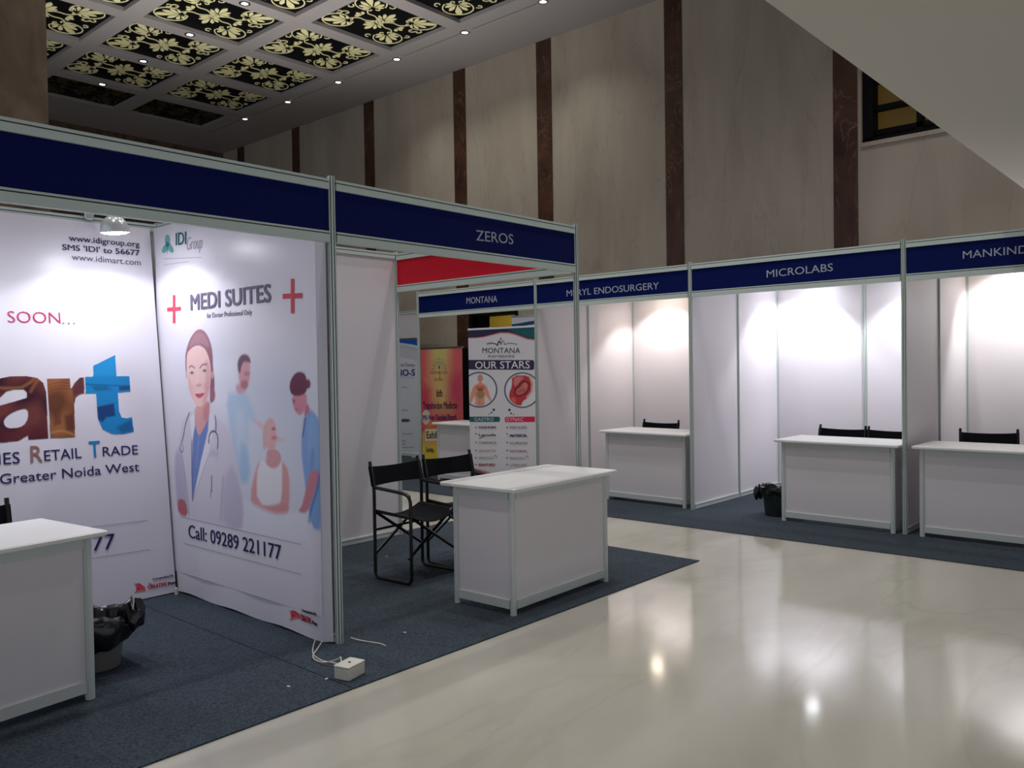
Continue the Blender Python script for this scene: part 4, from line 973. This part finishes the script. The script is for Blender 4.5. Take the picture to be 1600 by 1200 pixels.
def paint_orange(c, t, f):
    c.poly([(650, 535), (726, 535), (726, 740), (650, 740)], (224, 104, 108), .002)
    c.poly([(672, 535), (702, 535), (700, 600), (704, 640), (680, 640), (672, 590)], (222, 192, 124), .13, 1)
    c.poly([(678, 535), (698, 535), (696, 570), (680, 570)], (214, 200, 124), .06, .9)
    c.poly([(705, 590), (722, 580), (722, 632), (700, 628)], (208, 72, 104), .09, .8); c.poly([(655, 600), (672, 610), (668, 640), (655, 640)], (214, 70, 96), .08, .8)
    c.stroke([(663, 592), (676, 606), (700, 622)], .02, (234, 150, 110), .03, .5)
    for k in range(9):
        a = PI*k/8; x, y = 686.4-11*math.cos(a), 577-16*math.sin(a); c.stroke([(x, y+.8), (x+.3*math.cos(a), y-1.1)], .012, (84, 78, 72), .003)
    c.stroke([(686.4-8*math.cos(PI*k/10), 577-11*math.sin(PI*k/10)) for k in range(11)], .03, (150, 164, 120), .008, .8); c.stroke([(686.4-5*math.cos(PI*k/10), 577-7*math.sin(PI*k/10)) for k in range(11)], .02, (170, 180, 150), .008, .8)
    c.poly([(686.4, 570), (688.2, 574), (686.4, 578), (684.6, 574)], (206, 44, 64), .005); c.stroke([(687.3, 579), (687.5, 594)], .010, (128, 44, 56), .003)
    c.poly([(655, 668), (722, 668), (722, 676), (655, 676)], (214, 68, 86), .03, .6)
    c.ell((666, 652), 6.5, 11.5, (228, 218, 206), .008, .95); c.poly([(670, 660), (684, 655), (684, 664), (666, 670)], (232, 140, 100), .02, .9)
    c.poly([(655, 676), (726, 671), (726, 745), (655, 745)], (232, 182, 110), .03, .9); c.poly([(655, 697), (726, 694), (726, 745), (655, 745)], (232, 204, 78), .012)
    c.poly([(663.5, 670), (722, 667), (722, 689), (663.5, 690)], (206, 160, 90), .006); c.poly([(664.3, 670.8), (722, 668), (722, 688), (664.3, 689)], (240, 226, 178), .004)
    D = (86, 26, 78); B_ = (52, 44, 110)
    text_on(f, 'MEDICON', (673, 584.5), (699, 584), (673, 580.3), (176, 92, 84), parent=t); text_on(f, '2016', (678, 595), (692, 594.8), (678, 590.5), (176, 112, 84), parent=t)
    text_on(f, '6th', (682.5, 620), (691.5, 619.5), (682.5, 608.5), D, parent=t, bold=0.0150)
    text_on(f, 'Transhindon Medicon', (661.5, 639), (714.5, 638.5), (661.5, 628), D, parent=t, bold=0.0150)
    text_on(f, 'IMA West Ghaziabad Branch', (661, 656.6), (713.5, 655.6), (661, 648.4), B_, parent=t, bold=0.0100)
    text_on(f, 'Exhibition', (667, 685), (679, 685), (667, 674), (44, 36, 84), parent=t, bold=0.0150, fit='Exh')
    text_on(f, 'Sunday,', (666, 706), (678.5, 706), (666, 698.5), (86, 44, 90), parent=t, bold=0.0150)
rollup('o', 'red and yellow upright banner beginning 6th Transhindon Medicon', (-5.845, 5.9), (-4.98, 5.93), .08, 1.79, (222, 214, 216), .006, paint_orange)
def paint_ios(c, t, f):
    c.poly([(600, 526), (662, 526), (662, 543), (645, 538.5), (628, 536), (600, 536)], (30, 92, 190), .004)
    c.poly([(600, 538), (628, 538), (645, 541), (662, 547), (662, 572), (645, 562), (628, 558), (600, 557)], (206, 206, 220), .006)
    c.stroke([(600, 541), (628, 541.5), (645, 544), (662, 551)], .008, (150, 146, 166), .006, .8)
    c.poly([(600, 588.5), (648, 588.5), (648, 591), (600, 591)], (180, 196, 220), .004, .8)
    for y, w, k in ((605, 636, .5), (641, 638, .5), (657, 641, .9), (678, 645, .5), (689, 634, .6), (694, 634, .6), (699, 647, .5), (706, 643, .3), (717, 638, .7)): c.poly([(628, y-1), (w, y-1), (w, y+1), (628, y+1)], (70, 74, 120) if y == 657 else (120, 124, 140), .005, k)
    c.poly([(627.5, 654.5), (639, 654.5), (639, 659.5), (627.5, 659.5)], (72, 64, 120), .004, .9)
    c.poly([(632, 724), (645, 716), (658, 712), (658, 745), (632, 745)], (30, 58, 120), .02, .8)
    text_on(f, 'Infectious Disease', (627, 572.3), (648.5, 572.6), (627, 567), (110, 110, 128), parent=t, fit='us Disease')
    text_on(f, 'BIO-S', (627, 587.2), (648.5, 586.8), (627, 577.5), (40, 44, 126), parent=t, bold=0.0200, fit='IO-S')
rollup('i', 'pale upright banner with a blue top band ending in O-S', (-7.50, 6.57), (-6.665, 6.60), .08, 1.985, (222, 226, 234), .006, paint_ios)
# white display sheet with a blue swoosh, far right of the doorway
def paint_far(c, t, f):
    c.poly([(790, 508), (812, 505), (828, 502), (842, 500), (842, 506), (826, 508), (808, 513), (790, 516)], (28, 74, 128), .006)
    c.poly([(790, 518), (815, 514), (842, 509), (842, 560), (790, 560)], (228, 234, 240), .01)
rollup('f', 'white poster with a blue swoosh showing above the OUR STARS banner', (-4.95, 7.0), (-4.25, 7.05), .08, 2.27, (226, 228, 234), .008, paint_far)

pt = thing('display_board', 'tall black board between the red banner and the OUR STARS banner', 'board', (-5.86, 6.75, CZ))
q = MB(); q.box(-.34, .30, -.03, .03, .04, 1.80, bev=.008); q.build('board_panel', M['dark'], pt)
for sx in (-.28, .24):
    q = MB(); q.box(sx-.02, sx+.02, -.15, .15, 0, .04, bev=.005); q.build('foot', M['black_metal'], pt)

# ------------------------------------------------------------------ small things on the carpet
bx = thing('junction_box', 'small white electrical box on the carpet below the doctor banner post', 'electrical box', (.435, -.265, CZ), .25)
q = MB(); q.box(-.045, .045, -.062, .062, 0, .058, bev=.004); q.build('box_body', M['plastic'], bx)
q = MB(); q.box(-.0465, .0465, -.0635, .0635, .0585, .067, bev=.003); ld = q.build('lid', M['plastic'], bx)
q = MB(); q.lathe([(.007, .0672), (.007, .0690), (.004, .0695)], n=14); q.build('knockout_hole', M['dark'], ld)
def wire(pts, label):
    q = MB(); P = [Vector(p) for p in pts]; 
    for _ in range(2):
        o = [P[0]]
        for a, b_ in zip(P[:-1], P[1:]): o += [a*.75+b_*.25, a*.25+b_*.75]
        P = o+[P[-1]]
    q.tube(P, .0032, n=6); return tag(q.build('power_wire', M['plastic']), label, 'wire', 'loose white wires')
Z = CZ+.0035
wire([(-.10, -.085, .03), (-.06, -.13, Z), (.05, -.21, Z), (.17, -.235, Z), (.26, -.20, Z), (.35, -.235, Z), (.385, -.285, .03)], 'white wire running from under the doctor banner to the white box, upper loop')
wire([(-.04, -.085, .03), (.0, -.14, Z+.007), (.10, -.255, Z+.007), (.22, -.26, Z+.007), (.30, -.22, .05), (.345, -.25, .08), (.39, -.275, .045)], 'white wire looping lower before rising into the white box')
wire([(.03, .05, .03), (.07, .09, Z), (.19, .13, Z), (.24, .12, Z)], 'short white wire end on the carpet right of the tall post')
def scrap(x, y, label):
    q = MB(); q.box(-.009, .009, -.005, .005, 0, .003, bev=.001); return tag(q.build('paper_scrap', M['plastic'], loc=(x, y, CZ), rz=random.uniform(0, 3)), label, 'scrap')
scrap(-1.41, 1.50, 'tiny white scrap on the carpet below the black chairs'); scrap(.14, .34, 'tiny white scrap on the carpet between the post and the whole counter')
scrap(.38, -.36, 'tiny white scrap on the carpet beside the electrical box'); scrap(.32, -.53, 'tiny white scrap on the carpet left of the electrical box')
